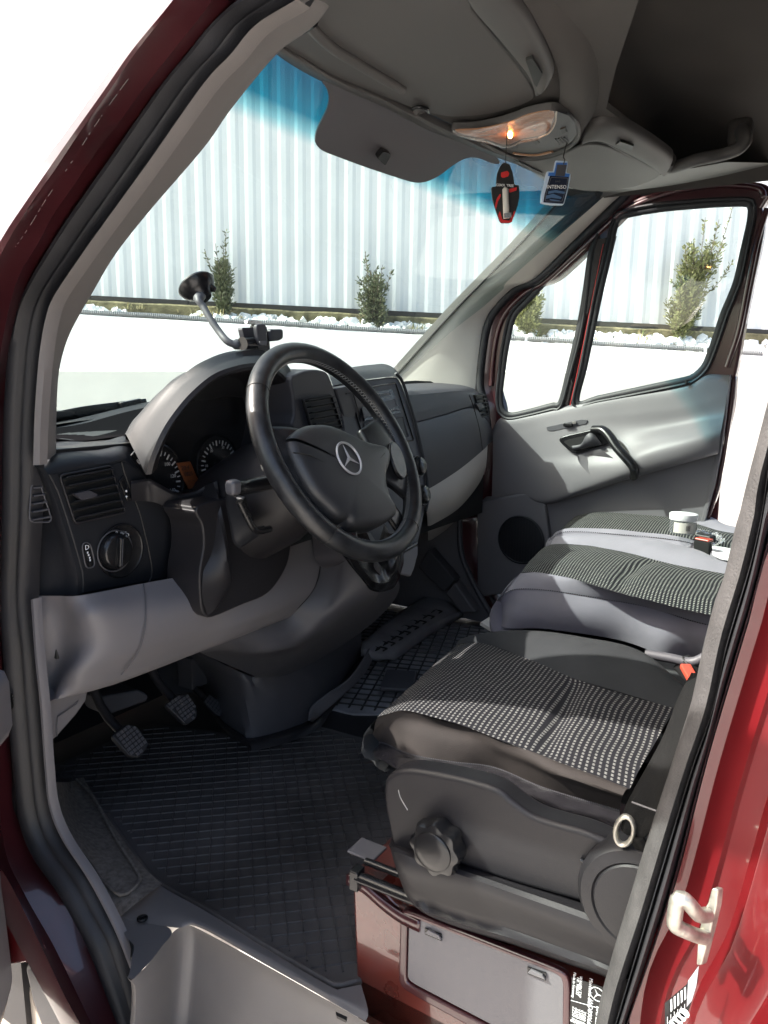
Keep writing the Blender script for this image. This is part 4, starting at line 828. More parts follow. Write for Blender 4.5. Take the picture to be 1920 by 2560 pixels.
tube('panel_gap', ez([(338, 815), (330, 830), (250, 885), (245, 920), (246, 968)], 1.082), .001, m_greyd, knee, n=6)
# column shroud hanging into the knee panel
sh = ez([(862, 262), (880, 150), (875, 60), (850, -20), (1000, -60), (1250, -60), (1262, 60), (1258, 150), (1235, 245), (1160, 350), (1040, 405), (930, 452), (896, 455), (872, 425), (864, 350)], .925)
shr = plate('column_shroud', cr(sh, 90, closed=True), (0, .08, 0), m_dark, van, .006)
loft('shroud_rib', [kz([(1190, 620), (1215, 760), (1262, 1000), (1240, 1180), (1230, 1350), (1270, 1490)], [1.0, .97, .94, .925, .92, .92]), kz([(1320, 565), (1350, 740), (1390, 980), (1410, 1180), (1420, 1280), (1320, 1450)], [.95, .925, .905, .90, .905, .915]), kz([(1335, 560), (1365, 740), (1405, 980), (1425, 1180), (1430, 1290), (1330, 1450)], [.96, .94, .92, .915, .92, .92])], 40, m_dark, shr, across=10, sm=True)
# instrument hood
rimL = [(630, 945), (650, 870), (700, 755), (760, 665), (830, 585), (920, 512), (1010, 477), (1090, 463), (1160, 470), (1222, 503), (1264, 575), (1280, 655), (1272, 740), (1240, 850)]
rim = kz(rimL, [.965, .955, .945, .94, .935, .93, .93, .93, .93, .93, .93, .93, .93, .935], 'c')
bk_ = kz([(540, 776), (575, 718), (630, 660), (690, 598), (755, 545), (870, 478), (970, 436), (1070, 420), (1140, 425), (1215, 462), (1275, 540), (1296, 650), (1290, 740), (1255, 860)], [1.09, 1.08, 1.06, 1.04, 1.02, .99, .98, .97, .965, .96, .955, .955, .955, .955], 'c')
bk2 = [p+V(.11, .10, -.12) for p in bk_]
m_hood = mat('hood_plastic', (.018, .019, .021), .45, spec=.35, bump=GR, var=(7, .12))
hood = loft('instrument_hood', [bk2, bk_, [a.lerp(b, .5)+V(0, 0, .004) for a, b in zip(bk_, rim)], rim], 90, m_hood, van, across=20)
cc = V(.40, .93, 1.45)
in1 = [p+(cc-p).normalized()*.006+V(0, -.004, 0) for p in rim]; in2 = [p+(cc-p).normalized()*.012 for p in rim]; in3 = [p.lerp(cc, .12)+V(.035*max(0, (cc.x-p.x)/.26), .05, 0) for p in rim]; in4 = [p.lerp(cc, .2)+V(.07*max(0, (cc.x-p.x)/.26), .115, 0) for p in rim]
loft('hood_lining', [rim, in1, in2, in3, in4], 90, m_dark, hood, across=20)
plate('cluster_panel', [p+V(0, .0, 0) for p in cr([p.lerp(cc, .16)+V(.07*max(0, (cc.x-p.x)/.26), .112, -.002) for p in rim], 60)]+[V(.64, 1.045, 1.37), V(.40, 1.045, 1.33), V(.2, 1.06, 1.38)], (0, .01, 0), m_gloss, hood, 0)
cl = loft('cluster_lip', [kz([(740, 560), (850, 545), (905, 562), (1060, 642), (1180, 622), (1300, 560), (1560, 490)], [1.02, 1.02, 1.01, 1.0, .99, .98, .97]), kz([(740, 585), (850, 575), (905, 590), (1060, 665), (1190, 645), (1310, 580), (1570, 510)], [1.015, 1.01, 1.0, .99, .98, .97, .96]), kz([(745, 700), (850, 700), (910, 710), (1060, 760), (1210, 740), (1320, 700), (1580, 640)], [1.02, 1.02, 1.01, 1.0, .985, .975, .965])], 50, m_dark, hood, across=10)
m_tick = mat('gauge_print', (.32, .32, .32), .6)
def gauge(zc, u, v, r, a0, a1, nt, needle=None, labs=()):
    c = Z(zc, u, v, y=1.040); g0 = lathe('gauge', c+V(0, .004, 0), (0, -1, 0), [(r*1.22, 0), (r*1.22, .003), (r*1.17, .004), (r*1.15, .001), (.0001, .001)], m_gloss, hood, n=60)
    for i in range(nt+1):
        a = R_(a0+(a1-a0)*i/nt); d_ = V(math.cos(a), 0, math.sin(a)); L = .0065 if i % 2 else .010
        p = c+d_*(r-L/2)+V(0, -.001, 0); s_ = V(-d_.z, 0, d_.x)*(.0009 if i % 2 else .0014)
        plate('tick', [p-d_*L/2-s_, p+d_*L/2-s_, p+d_*L/2+s_, p-d_*L/2+s_], (0, .0008, 0), m_tick if not (labs and i > nt-4 and zc == 'c') else m_redp, g0, 0)
    for t_, s_ in labs:
        a = R_(a0+(a1-a0)*t_); text('gauge_figure', s_, c+V(math.cos(a), 0, math.sin(a))*r*.72+V(0, -.001, 0), V(1, 0, 0), V(0, 0, 1), r*.16, m_tick, g0)
    if needle is not None:
        a = R_(needle); d_ = V(math.cos(a), 0, math.sin(a)); s_ = V(-d_.z, 0, d_.x)*.0017; plate('needle', [c-d_*.004-s_+V(0, -.004, 0), c+d_*r*.85-s_*.5+V(0, -.004, 0), c+d_*r*.85+s_*.5+V(0, -.004, 0), c-d_*.004+s_+V(0, -.004, 0)], (0, .001, 0), m_white, g0, 0)
    return g0
gauge('k', 905, 575, .058, 225, -60, 30, None, [(i/8, str(i*20)) for i in range(9)])
gauge('c', 945, 900, .046, 235, -40, 24, 238, [(0, '0'), (.2, '10'), (.4, '20'), (.6, '30'), (.8, '40')])
lcd = plate('display', kz([(1058, 436), (1150, 424), (1224, 596), (1142, 616)], 1.036), (0, .004, 0), m_amber, hood, .001)
for i in range(3): text('display_text', ('20:4', '1825', '-- --')[i], Z('k', 1115+i*22, 470+i*42, y=1.0345), V(1, 0, 0), V(0, 0, 1), .011, m_dark, lcd)
# ---- steering column, stalks, wheel
nW = (CR*.746+CU*.399-CF*.533); nW = V(nW.x*.3, nW.y, nW.z).normalized() if False else nW.normalized()
W = CAM+CF*1.309-CR*.072+CU*.106
wa = V(0, 0, 1)-nW*nW.z; wa.normalize(); wb = wa.cross(nW)*-1; wb = nW.cross(wa)      # wa up in the wheel plane, wb sideways
tube('steering_column', [W-nW*.045, W-nW*.07, W-nW*.10, W-nW*.18, W-nW*.30], .05, m_dark, van, n=28, rfun=lambda t: .9+1.1*min(1, t*1.4))
RW = .187
def wp(a, r=RW, h=0): return W+(wb*math.sin(a)+wa*math.cos(a))*r+nW*h
def pw(z, u, v, h=0): return Z(z, u, v, pl=(W+nW*h, nW))
wheel = tube('steering_wheel', [wp(2*math.pi*i/140) for i in range(140)], .0175, m_leather, van, n=20, closed=True, upv=None)
for a in (R_(52), R_(-58), R_(135), R_(-150)):
    tube('leather_seam', [wp(a)+((wp(a)-W).normalized()*math.cos(t)+nW*math.sin(t))*.0179 for t in [2*math.pi*i/24 for i in range(24)]], .0007, m_black, wheel, closed=True, n=5)
# laced seam on the inside of the rim
sg_ = []
for i in range(150):
    a = 2*math.pi*i/150; a2 = a+.03; c1, c2 = wp(a), wp(a2); 
    def pt(c, t): d_ = (W-c).normalized(); return c+(d_*math.cos(t)+nW*math.sin(t))*.0179
    sg_ += [(pt(c1, .0), pt(c2, .42)), (pt(c1, .42), pt(c2, .0))]
m_thread = mat('lacing_thread', (.25, .25, .24), .6)
bars('rim_lacing', sg_, .0011, .0008, m_thread, wheel, up=tuple(nW), kind='stuff')
# airbag hub
HB = [(385, 925), (440, 865), (500, 832), (570, 815), (700, 820), (850, 880), (1000, 952), (1110, 980), (1185, 1000), (1215, 1040), (1222, 1100), (1205, 1170), (1185, 1230), (1190, 1330), (1225, 1450), (1275, 1540), (1235, 1595), (1150, 1640), (1000, 1652), (915, 1640), (870, 1590), (790, 1570), (690, 1480), (590, 1380), (500, 1240), (440, 1120), (400, 1020)]
hb = cr([pw('m', u, v, .012) for u, v in HB], 110, closed=True); hc = sum(hb, Vector())/len(hb)
hub = loft('hub', [[p+(-nW)*.045+(hc-p)*.06 for p in hb], [p-nW*.03 for p in hb], hb, [p.lerp(hc, .035)+nW*.009 for p in hb], [p.lerp(hc, .10)+nW*.014 for p in hb], [p.lerp(hc, .3)+nW*.018 for p in hb], [p.lerp(hc, .6)+nW*.020 for p in hb], [p.lerp(hc, .99)+nW*.021 for p in hb]], 110, m_hub, wheel, across=40)
# close the loop seam of the hub
hs = []
lid = cr([pw('m', u, v, .030) for u, v in [(440, 1035), (560, 1050), (700, 1120), (800, 1210), (880, 1265), (960, 1278), (1050, 1262), (1110, 1190), (1130, 1120), (1200, 1040)]], 60)
tube('airbag_split', [p+(nW*.0) for p in lid], .0011, m_black, hub, n=5)
ec = pw('m', 905, 1080, .034)
m_emb = mat('emblem_grey', (.38, .38, .40), .3, metal=.3)
est = star('emblem', ec, wb if wb.x > 0 else -wb, wa, .0285, m_emb, hub, .002)
lathe('emblem_base', ec-nW*.004, nW, [(.031, 0), (.031, .002), (.0001, .002)], m_hub, est, n=40)
# spokes
for sgn in (-1, 1):
    bx = wb if wb.x > 0 else -wb
    a1 = R_(96)*sgn; a2 = R_(118)*sgn; 
    def q(a, r, h): return W+(bx*math.sin(a)+wa*math.cos(a))*r+nW*h
    loft('spoke', [[q(R_(72)*sgn, .186, -.004), q(R_(92)*sgn, .176, .004), q(R_(112)*sgn, .180, .004), q(R_(128)*sgn, .186, -.004)], [q(R_(70)*sgn, .13, .012), q(R_(92)*sgn, .13, .018), q(R_(112)*sgn, .13, .016), q(R_(132)*sgn, .13, .008)], [q(R_(66)*sgn, .07, .012), q(R_(92)*sgn, .06, .016), q(R_(112)*sgn, .06, .016), q(R_(140)*sgn, .07, .010)]], 24, m_leather, wheel, across=14, solid=.012)
    pd = [q(R_(94)*sgn, .145, .022), q(R_(104)*sgn, .152, .022), q(R_(116)*sgn, .152, .021), q(R_(124)*sgn, .140, .020), q(R_(122)*sgn, .115, .024), q(R_(106)*sgn, .105, .026), q(R_(94)*sgn, .12, .025)]
    plate('button_pad', cr(pd, 40, closed=True), -nW*.008, m_gloss, wheel, .003, seg=3)
for sgn in (-1, 1):
    loft('lower_spoke', [[q(R_(180+sgn*22), .183, -.004), q(R_(180+sgn*34), .183, -.004)], [q(R_(180+sgn*20), .12, -.002), q(R_(180+sgn*38), .12, -.002)], [q(R_(180+sgn*16), .06, -.02), q(R_(180+sgn*42), .06, -.02)]], 10, m_gloss, wheel, across=10, solid=.008)
# worn patch
wpt = [pw('c', 1128, 850, -.01), pw('c', 1140, 900, -.01), pw('c', 1162, 948, -.01)]
tube('worn_edge', [wpt[0], wpt[1]+V(-.004, 0, 0), wpt[2]], .004, m_zinc, wheel, res=14, rfun=lambda t: .35+.6*abs(math.sin(t*7)), n=7) 
tube('worn_edge', [pw('m', 690, 1745, -.012), pw('m', 720, 1775, -.012), pw('m', 760, 1795, -.012)], .0022, m_zinc, wheel, res=8, n=6)
# stalks
stk_tip = Z('k', 1450, 610, y=.80); stl = tube('indicator_stalk', [W-nW*.085, W-nW*.07+V(-.05, .0, -.01), stk_tip+V(.045, .012, -.004), stk_tip+V(.012, .004, 0), stk_tip], .0125, m_gloss, van, res=16, n=14)
box('stalk_cap', stk_tip+V(-.003, -.002, .002), (.022, .020, .024), m_greyd, stl, bevel=.007)
loft('stalk_gaiter', [kz([(1400, 640), (1395, 720), (1420, 860), (1445, 980), (1490, 1030)], .88), kz([(1500, 690), (1530, 780), (1600, 900), (1650, 910), (1680, 900)], .84)], 24, m_dash, shr, across=8, solid=.01)
tube('shroud_edge', kz([(1490, 700), (1540, 800), (1590, 890), (1640, 905), (1700, 890)], .835), .006, m_gloss, shr, res=24)
# ---- centre stack
PC = (V(0, .93, 1.56), V(0, -.95, .30).normalized())
def cz(z, L, h=0): return [Z(z, u, v, pl=(PC[0]+PC[1]*h, PC[1])) for u, v in L]
bez = cz('m', [(770, 480), (900, 450), (1040, 428), (1200, 410), (1290, 405), (1325, 430), (1370, 540), (1440, 750), (1500, 1000), (1540, 1200), (1556, 1400), (1535, 1520), (1500, 1700), (1450, 1850), (1350, 1900), (1150, 1930), (960, 1900), (900, 1600), (880, 1200), (860, 830), (800, 600)])
cs = plate('centre_stack', cr(bez, 120, closed=True), -PC[1]*.10, m_dash2, van, .006, seg=4)
loft('stack_top', [kz([(730, 380), (930, 325), (1100, 303), (1200, 298), (1275, 330), (1330, 400), (1370, 500)], [1.12, 1.12, 1.12, 1.12, 1.10, 1.05, 1.03], 'm'), kz([(740, 400), (930, 360), (1100, 345), (1210, 342), (1275, 365), (1328, 420), (1365, 520)], [.98, .98, .98, .98, .975, .97, .97], 'm'), cz('m', [(770, 478), (930, 445), (1100, 420), (1210, 408), (1280, 404), (1322, 428), (1362, 530)], .001)], 50, m_dash, cs, across=16)
tube('stack_edge', cz('m', [(1290, 375), (1345, 440), (1400, 600), (1460, 800), (1505, 1000), (1545, 1200), (1560, 1400), (1540, 1520)], .004), .0035, m_dash, cs, res=60)
# radio and cubbies
def cplate(name, L, h, m, par, th=.004, bev=.001, z='m', rr=0):
    P = cz(z, L, h); P = rpoly(P, rr) if rr else P; return plate(name, P, -PC[1]*th, m, par, bev)
tube('radio_surround', rpoly(cz('m', [(900, 520), (1290, 455), (1440, 930), (1050, 1000)], .001), .006), .0018, m_gloss, cs, closed=True, n=6)
rad = cplate('radio', [(1080, 535), (1262, 505), (1335, 705), (1030, 772)], .005, m_gloss, van, rr=.004)
cplate('disc_slot', [(1160, 548), (1245, 535), (1252, 553), (1166, 568)], .0062, m_dash2, rad, .001, 0)
cplate('radio_display', [(1180, 612), (1280, 594), (1305, 655), (1205, 675)], .0062, m_greyd, rad, .001, 0)
for i in range(5): cplate('button', [(1195+i*26, 690-i*5), (1213+i*26, 686-i*5), (1219+i*26, 702-i*5), (1201+i*26, 706-i*5)], .0075, m_greyd, rad, .002, .0004)
cplate('button', [(1010, 660), (1080, 650), (1100, 735), (1035, 748)], .0075, m_greyd, rad, .002, .001); cplate('button', [(1280, 585), (1300, 582), (1318, 640), (1300, 645)], .0075, m_dash2, rad, .002, .0005)
cub = cplate('storage_cubby', [(1060, 805), (1150, 785), (1195, 950), (1090, 955)], .0012, m_black, cs, .002, 0, rr=.005); cplate('storage_cubby', [(1282, 755), (1345, 745), (1392, 895), (1320, 910)], .0012, m_black, cs, .002, 0, rr=.005)
tube('cubby_frame', rpoly(cz('m', [(1030, 790), (1350, 735), (1400, 905), (1080, 975)], .002), .006), .0016, m_dash2, cs, closed=True, n=6)
cplate('coin_tray', [(1322, 850), (1345, 835), (1360, 880), (1335, 895)], .004, m_greyd, cs, .002, .001)
for u, v in ((1468, 1150), (1500, 1385)):
    c = cz('m', [(u, v)], .0)[0]; a = PC[1].cross(V(1, 0, 0)).normalized()
    kb = lathe('dial', c, PC[1], [(.026, 0), (.025, .004), (.021, .006), (.0205, .003), (.018, .016), (.015, .018), (.0001, .018)], m_gloss, cs, n=40); tube('dial_ring', ring_pts(c+PC[1]*.006, V(1, 0, 0), a, 40, .0245), .0008, m_greyd, kb, closed=True, n=5)
cplate('lower_bezel', [(1345, 1870), (1482, 1795), (1478, 1880), (1450, 1990), (1420, 2060), (1340, 2040)], .006, m_grey, cs, .01, .004)
cplate('lower_trim', [(1340, 1850), (1400, 1815), (1475, 1775), (1478, 1790), (1400, 1835), (1342, 1868)], .008, m_gloss, cs, .01, .001)
# grey arch with the middle vent
ar = kz([(440, 560), (424, 470), (425, 412), (470, 380), (560, 350), (640, 345), (715, 362), (750, 410), (775, 480), (800, 560), (840, 690), (872, 840), (470, 850), (452, 700)], .915, 'm')
arch = plate('vent_arch', cr(ar, 90, closed=True), (0, .09, 0), m_dash2, van, .010, seg=4)
vent([('m', 515, 592), ('m', 745, 553), ('m', 838, 832), ('m', 598, 880)], .911, 6, van)
plate('stack_panel', kz([(790, 500), (900, 480), (1000, 470), (1060, 700), (1080, 960), (1000, 1000), (900, 900), (850, 700)], .912, 'm'), (0, .05, 0), m_dash2, cs, .004)
tube('switch_gap', kz([(880, 545), (935, 530), (985, 700), (1010, 860)], .909, 'm'), .0014, m_black, cs, n=6)
plate('vent_cover', kz([(400, 380), (470, 355), (545, 355), (430, 400)], .99, 'm'), (0, .02, -.004), m_dash, cs, .002)
# ---- passenger dashboard
def dz(L, ys): return kz(L, ys, 'd')
p0 = dz([(60, 556), (100, 552), (220, 548), (355, 556), (395, 572), (425, 600)], [1.24, 1.24, 1.24, 1.2, 1.16, 1.14]); p1 = dz([(60, 590), (105, 584), (240, 574), (365, 572), (402, 588), (436, 625)], [1.06, 1.06, 1.06, 1.06, 1.065, 1.09])
p2 = dz([(80, 640), (115, 640), (250, 618), (372, 600), (420, 640), (458, 690)], [1.035, 1.035, 1.035, 1.035, 1.05, 1.08]); p3 = dz([(100, 720), (140, 715), (260, 683), (385, 650), (440, 700), (470, 740)], [1.03, 1.03, 1.03, 1.03, 1.05, 1.08])
p3b = dz([(105, 728), (144, 723), (263, 691), (387, 658), (441, 708), (471, 748)], [1.034, 1.034, 1.034, 1.034, 1.053, 1.083]); p3c = dz([(108, 734), (147, 728), (265, 696), (389, 663), (442, 713), (471, 752)], [1.026, 1.026, 1.026, 1.026, 1.045, 1.078])
p4 = dz([(130, 860), (168, 850), (300, 800), (408, 745), (455, 760), (472, 785)], [1.01, 1.01, 1.01, 1.015, 1.04, 1.07]); p5 = dz([(150, 1010), (194, 1004), (325, 922), (428, 838), (450, 815), (472, 796)], [1.0, 1.0, 1.0, 1.01, 1.04, 1.07])
pdash = loft('passenger_dashboard', [p0, p1, p2, p3], 60, m_dash2, van, across=24)
loft('glove_compartment_lid', [p3, p3b, p3c, p4, p5], 60, m_dash2, pdash, across=40)
tube('panel_gap', dz([(358, 575), (372, 610), (388, 655), (412, 745), (426, 838)], [1.0565, 1.03, 1.022, 1.008, 1.002]), .0015, m_black, pdash, res=30, n=6)
loft('lower_dash_panel', [[p+V(0, .002, -.002) for p in p5[:5]], dz([(175, 1060), (205, 1050), (330, 975), (432, 880), (446, 850)], [1.0, 1.0, 1.0, 1.02, 1.05]), dz([(185, 1110), (212, 1106), (330, 1040), (425, 930), (444, 890)], [1.02, 1.02, 1.02, 1.04, 1.06]), dz([(190, 1190), (215, 1180), (320, 1110), (400, 1020), (435, 940)], [1.10, 1.10, 1.1, 1.1, 1.1]), dz([(190, 1230), (215, 1220), (310, 1150), (380, 1080), (420, 1000)], [1.2, 1.2, 1.2, 1.2, 1.2])], 50, m_trimr, pdash, across=24)  # same plastic as the knee panel, made paler for bounced light
vent([('d', 388, 600), ('d', 424, 596), ('d', 448, 690), ('d', 414, 697)], 1.034, 6, pdash if False else van, [('d', 400, 640), ('d', 420, 634), ('d', 436, 655), ('d', 412, 660)], mfr=m_black)
plate('defroster_grille', dz([(84, 560), (90, 540), (140, 537), (205, 540), (222, 550)], 1.25), (0, .04, -.01), m_black, pdash, .003)
plate('glove_latch', dz([(118, 650), (124, 648), (126, 658), (120, 660)], 1.03), (0, .004, 0), m_black, pdash, 0)
# ---- console: grey shell under the column, gaiter, heater box
cA = ez([(1385, 100), (1388, 200), (1372, 300), (1310, 395), (1222, 463), (1010, 548), (862, 605)], [.95, .932, .925, .935, .962, .985, 1.02])
cB = ez([(1480, 120), (1500, 240), (1480, 370), (1400, 480), (1300, 560), (1150, 610), (862, 606)], [.86, .85, .86, .90, .94, .98, 1.10])
cC = ez([(1560, 100), (1640, 250), (1640, 345), (1560, 440), (1400, 562), (1222, 668), (1100, 710)], [.80, .78, .80, .88, .97, 1.04, 1.09])
cons = loft('gear_console', [cA, [a.lerp(b, .5)+V(0, -.008, 0) for a, b in zip(cr(cA, 30), cr(cB, 30))], cB, cC], 60, m_greyd, van, across=26)
loft('console_side', [cC, ez([(1600, 90), (1700, 250), (1720, 350), (1620, 470), (1440, 600), (1240, 700), (1102, 716)], [.82, .82, .85, .93, 1.02, 1.06, 1.095])], 50, m_greyd, cons, across=8)
loft('gear_gaiter', [ez([(1455, 60), (1462, 160), (1500, 210), (1560, 290), (1600, 335), (1640, 345), (1700, 325), (1740, 240), (1750, 100)], .80), ez([(1490, 60), (1495, 150), (1530, 200), (1580, 270), (1610, 300), (1640, 305), (1685, 290), (1715, 220), (1720, 100)], .775), ez([(1530, 50), (1535, 130), (1560, 180), (1590, 220), (1615, 240), (1640, 240), (1660, 230), (1680, 180), (1685, 90)], .79), ez([(1560, 0), (1570, 60), (1590, 100), (1600, 120), (1615, 130), (1630, 130), (1640, 120), (1650, 80), (1655, 40)], .78)], 60, m_gloss, cons, across=24, disp=lambda v, i, j: v+V(0, .006*noise.noise(v*30), .006*math.sin(i*1.1)*.5))
bt = [V(.57, 1.5, .92), V(.57, 1.30, .925)]+[Z('e', 1100, 712, y=1.10)]+ez([(1222, 668), (1400, 562), (1560, 440), (1640, 380)], [1.08, 1.09, 1.10, 1.12])
bb_ = [V(.62, 1.5, FZ), V(.60, 1.28, FZ)]+px(zz(('e', [(1100, 975), (1330, 902), (1480, 800), (1562, 640), (1600, 560)])), zz=.755)
bt = [V(.56, 1.5, .96)]+[Z('e', 862, 606, x=.56), Z('e', 980, 665, x=.553), Z('e', 1060, 700, x=.56), Z('e', 1100, 711, x=.585)]+ez([(1222, 668), (1400, 562), (1560, 440)], [1.085, 1.10, 1.12])
bb_ = [V(.63, 1.5, FZ)]+px(zz(('e', [(872, 785), (950, 890), (1040, 955), (1100, 975), (1330, 902), (1420, 800), (1562, 620)])), zz=.755)
hbx = loft('heater_box', [bt, [a+V(-.002, -.004, -.01) for a in bt], [a.lerp(b, .5) for a, b in zip(bt, bb_)], bb_], 60, m_greyd, cons, across=16)
loft('box_ledge', [bb_[1:], [p+V(-.02, -.025, .006) for p in bb_[1:]], [p+V(-.03, -.04, -.006) for p in bb_[1:]]], 60, m_dark, hbx, across=8)
loft('heat_duct', [zp('e', [(1330, 900), (1340, 845), (1400, 792), (1500, 722), (1562, 640), (1590, 590)], zz=.80), zp('e', [(1345, 905), (1390, 870), (1470, 800), (1560, 710), (1600, 650), (1612, 600)], zz=.77)], 40, m_grey, hbx, across=8, solid=.004)
# pedals, firewall, footwell
plate('firewall', [V(.02, 1.5, FZ), V(1.68, 1.5, FZ), V(1.68, 1.5, 1.5), V(.02, 1.5, 1.5)], (0, .03, 0), m_dark, van, 0)
loft('footwell_wall', [[V(.02, 1.5, FZ), V(.02, 1.14, FZ), px([(118, 1900)], x=.01)[0], px([(108, 1800)], x=.012)[0]], [V(.02, 1.5, 1.0), V(.02, 1.3, 1.0), V(.02, 1.2, 1.0), V(.02, 1.14, 1.04)], [V(.02, 1.5, 1.12), V(.02, 1.3, 1.12), V(.02, 1.22, 1.10), V(.02, 1.17, 1.08)]], 20, m_dark, van, sm=False)
def pedal(L, y, arm, m=m_gloss):
    n_ = V(-.1, -.8, .6).normalized(); c = Z('e', *L[0], y=y); P = [Z('e', u, v, pl=(c, n_)) for u, v in L]
    o = plate('pedal', rpoly(P, .008), -n_*.012, m_rub, van, .003)
    cen = sum(P, Vector())/len(P); ax = (P[1]-P[0]).normalized(); ay = n_.cross(ax)
    for i in range(-4, 5):
        for j in range(-5, 6):
            q0 = cen+ax*i*.0085+ay*(j*.0085); 
            if inside2(q0, P, ax, ay): plate('pedal_stud', [q0+ax*dx+ay*dy+n_*.0002 for dx, dy in ((-.003, -.003), (.003, -.003), (.003, .003), (-.003, .003))], n_*.0022, m_greyd, o, 0)
    tube('pedal_arm', [cen-n_*.01, cen+V(.0, .10, .06), cen+V(arm, .18, .22)], .009, m_dark, o, res=10)
def inside2(p, P, ax, ay):
    f_ = lambda q: V(q.dot(ax), q.dot(ay), 0); c = sum(P, Vector())/len(P); return inside(f_(p), [f_(c+(q-c)*.86) for q in P])
pedal([(480, 965), (550, 912), (600, 928), (645, 1005), (605, 1060), (560, 1055)], 1.14, .02)
pedal([(712, 830), (775, 785), (815, 790), (855, 860), (850, 890), (805, 920)], 1.14, .02)
pedal([(878, 815), (900, 785), (950, 815), (975, 855), (955, 885), (930, 870)], 1.28, .02)
plate('pedal_bracket', ez([(432, 800), (600, 768), (645, 790), (640, 820), (470, 880), (445, 870)], 1.25), (0, .06, 0), m_greyd, van, .008)
box('footwell_relay', Z('e', 830, 680, y=1.35), (.05, .05, .08), m_greyd, van)

# ================================================================== GLASS, OVERHEAD CONSOLE, ROOF
GP0, GN = V(0, 1.35, 1.6), V(0, .8, 1).normalized()
def gpl(z, L, off=0): return [Z(z, u, v, pl=(GP0-GN*off, GN)) for u, v in L]
def gz(y): return 1.6+(1.35-y)*.8
gx0, gx1 = .165, 1.66
ws = loft('windscreen', [[V(gx0+(1-t)*0, y, gz(y)), V(.87, y+.0, gz(y)), V(gx1, y, gz(y))] for t, y in ((0, .66), (.5, 1.1), (1, 1.62))], 12, m_wglass, van)
# printed shade panel at the top middle, with a sensor pad
fl = gpl('n', [(240, -20), (275, 50), (285, 110), (270, 170), (225, 260), (205, 320), (207, 370), (245, 410), (330, 445), (500, 508), (700, 575), (790, 600), (850, 598), (900, 580), (950, 552), (1010, 505), (1070, 468), (1130, 452), (1190, 462), (1260, 490), (1300, 480), (1200, 400), (800, 240), (400, 20)], .006)
m_frit = mat('shade_panel_grey', (.085, .082, .09), .7, bump=GR)
fp_ = plate('shade_panel', cr(fl, 120, closed=True), -GN*.004, m_frit, van, .001)
plate('rain_sensor', rpoly(gpl('n', [(560, 440), (595, 395), (642, 415), (605, 482)], .014), .004), -GN*.012, m_gloss, fp_, .003)
# windscreen edge rubber
tube('windscreen_rubber', [Z('A', u, v, x=x_-.004) for (u, v), x_ in zip([(1400, 490), (1388, 512), (1307, 602), (1209, 702), (1134, 779), (1002, 925), (980, 950)], [1.58, 1.58, 1.59, 1.60, 1.61, 1.62, 1.62])], .0045, m_black, van, res=40, n=8)
tube('cowl_wiper', [Z('k', 200, 118, y=1.52), Z('k', 420, 75, y=1.5), Z('k', 640, 45, y=1.5), Z('k', 840, 20, y=1.5)], .006, m_gloss, van, res=16, n=6, flat=2)
box('wiper_joint', Z('k', 735, 32, y=1.49), (.06, .012, .02), m_gloss, van, rot=Matrix.Rotation(R_(-8), 3, 'Y'))
loft('cowl', [kz([(180, 130), (420, 95), (860, 40)], 1.50), kz([(180, 160), (420, 120), (900, 60)], 1.50), kz([(180, 175), (420, 140), (900, 80)], 1.44)], 20, m_black, van)
loft('cowl_top', [[V(.0, 1.50, 1.47), V(1.7, 1.50, 1.49)], [V(.0, 1.56, 1.455), V(1.7, 1.56, 1.475)], [V(0, 1.66, 1.42), V(1.75, 1.66, 1.43)]], 20, m_greyd, van)
# overhead console: lip, underside
def oz(z, L, h): return [Z(z, u, v, zz=(h[i] if isinstance(h, (list, tuple)) else h)) for i, (u, v) in enumerate(L)]
lipb = gpl('n', [(-60, -190), (-20, -150), (100, -70), (230, 0), (400, 75), (620, 170), (870, 300), (1100, 385), (1230, 440), (1400, 500), (1560, 566)], .002)+gpl('b', [(690, 758), (760, 790)], .002)
HT = 2.055
con = loft('overhead_console', [lipb,
   oz('n', [(-60, -215), (-20, -175), (120, -95), (270, -10), (430, 60), (640, 145), (880, 270), (1080, 355), (1230, 420), (1400, 480), (1550, 550)], [2.04]*11)+oz('b', [(700, 745), (775, 790)], [2.05, 2.055]),
   oz('n', [(-50, -240), (0, -200), (150, -110), (300, -20), (450, 45), (640, 125), (860, 235), (1040, 315), (1190, 385), (1370, 455), (1530, 535)], [2.042]*11)+oz('b', [(720, 735), (795, 785)], [2.05, 2.055]),
   oz('n', [(-20, -260), (20, -225), (180, -135), (320, -50), (460, 10), (640, 85), (860, 190), (1030, 270), (1190, 340), (1370, 420), (1540, 500)], [HT]*11)+oz('b', [(740, 715), (830, 775)], [HT, HT])], 80, m_headp, van, across=20)
base = oz('n', [(-40, -250), (180, -135), (460, 10), (640, 85), (1030, 270), (1370, 420), (1540, 500)], HT)+oz('b', [(740, 715), (860, 770), (1035, 812), (1210, 750), (1080, 560), (960, 470), (1000, 300), (1100, 0), (1100, -300), (-700, -300)], HT)
for p in base: p.x = max(p.x, .06)
plate('console_underside', base, (0, 0, .012), m_head, con, 0)
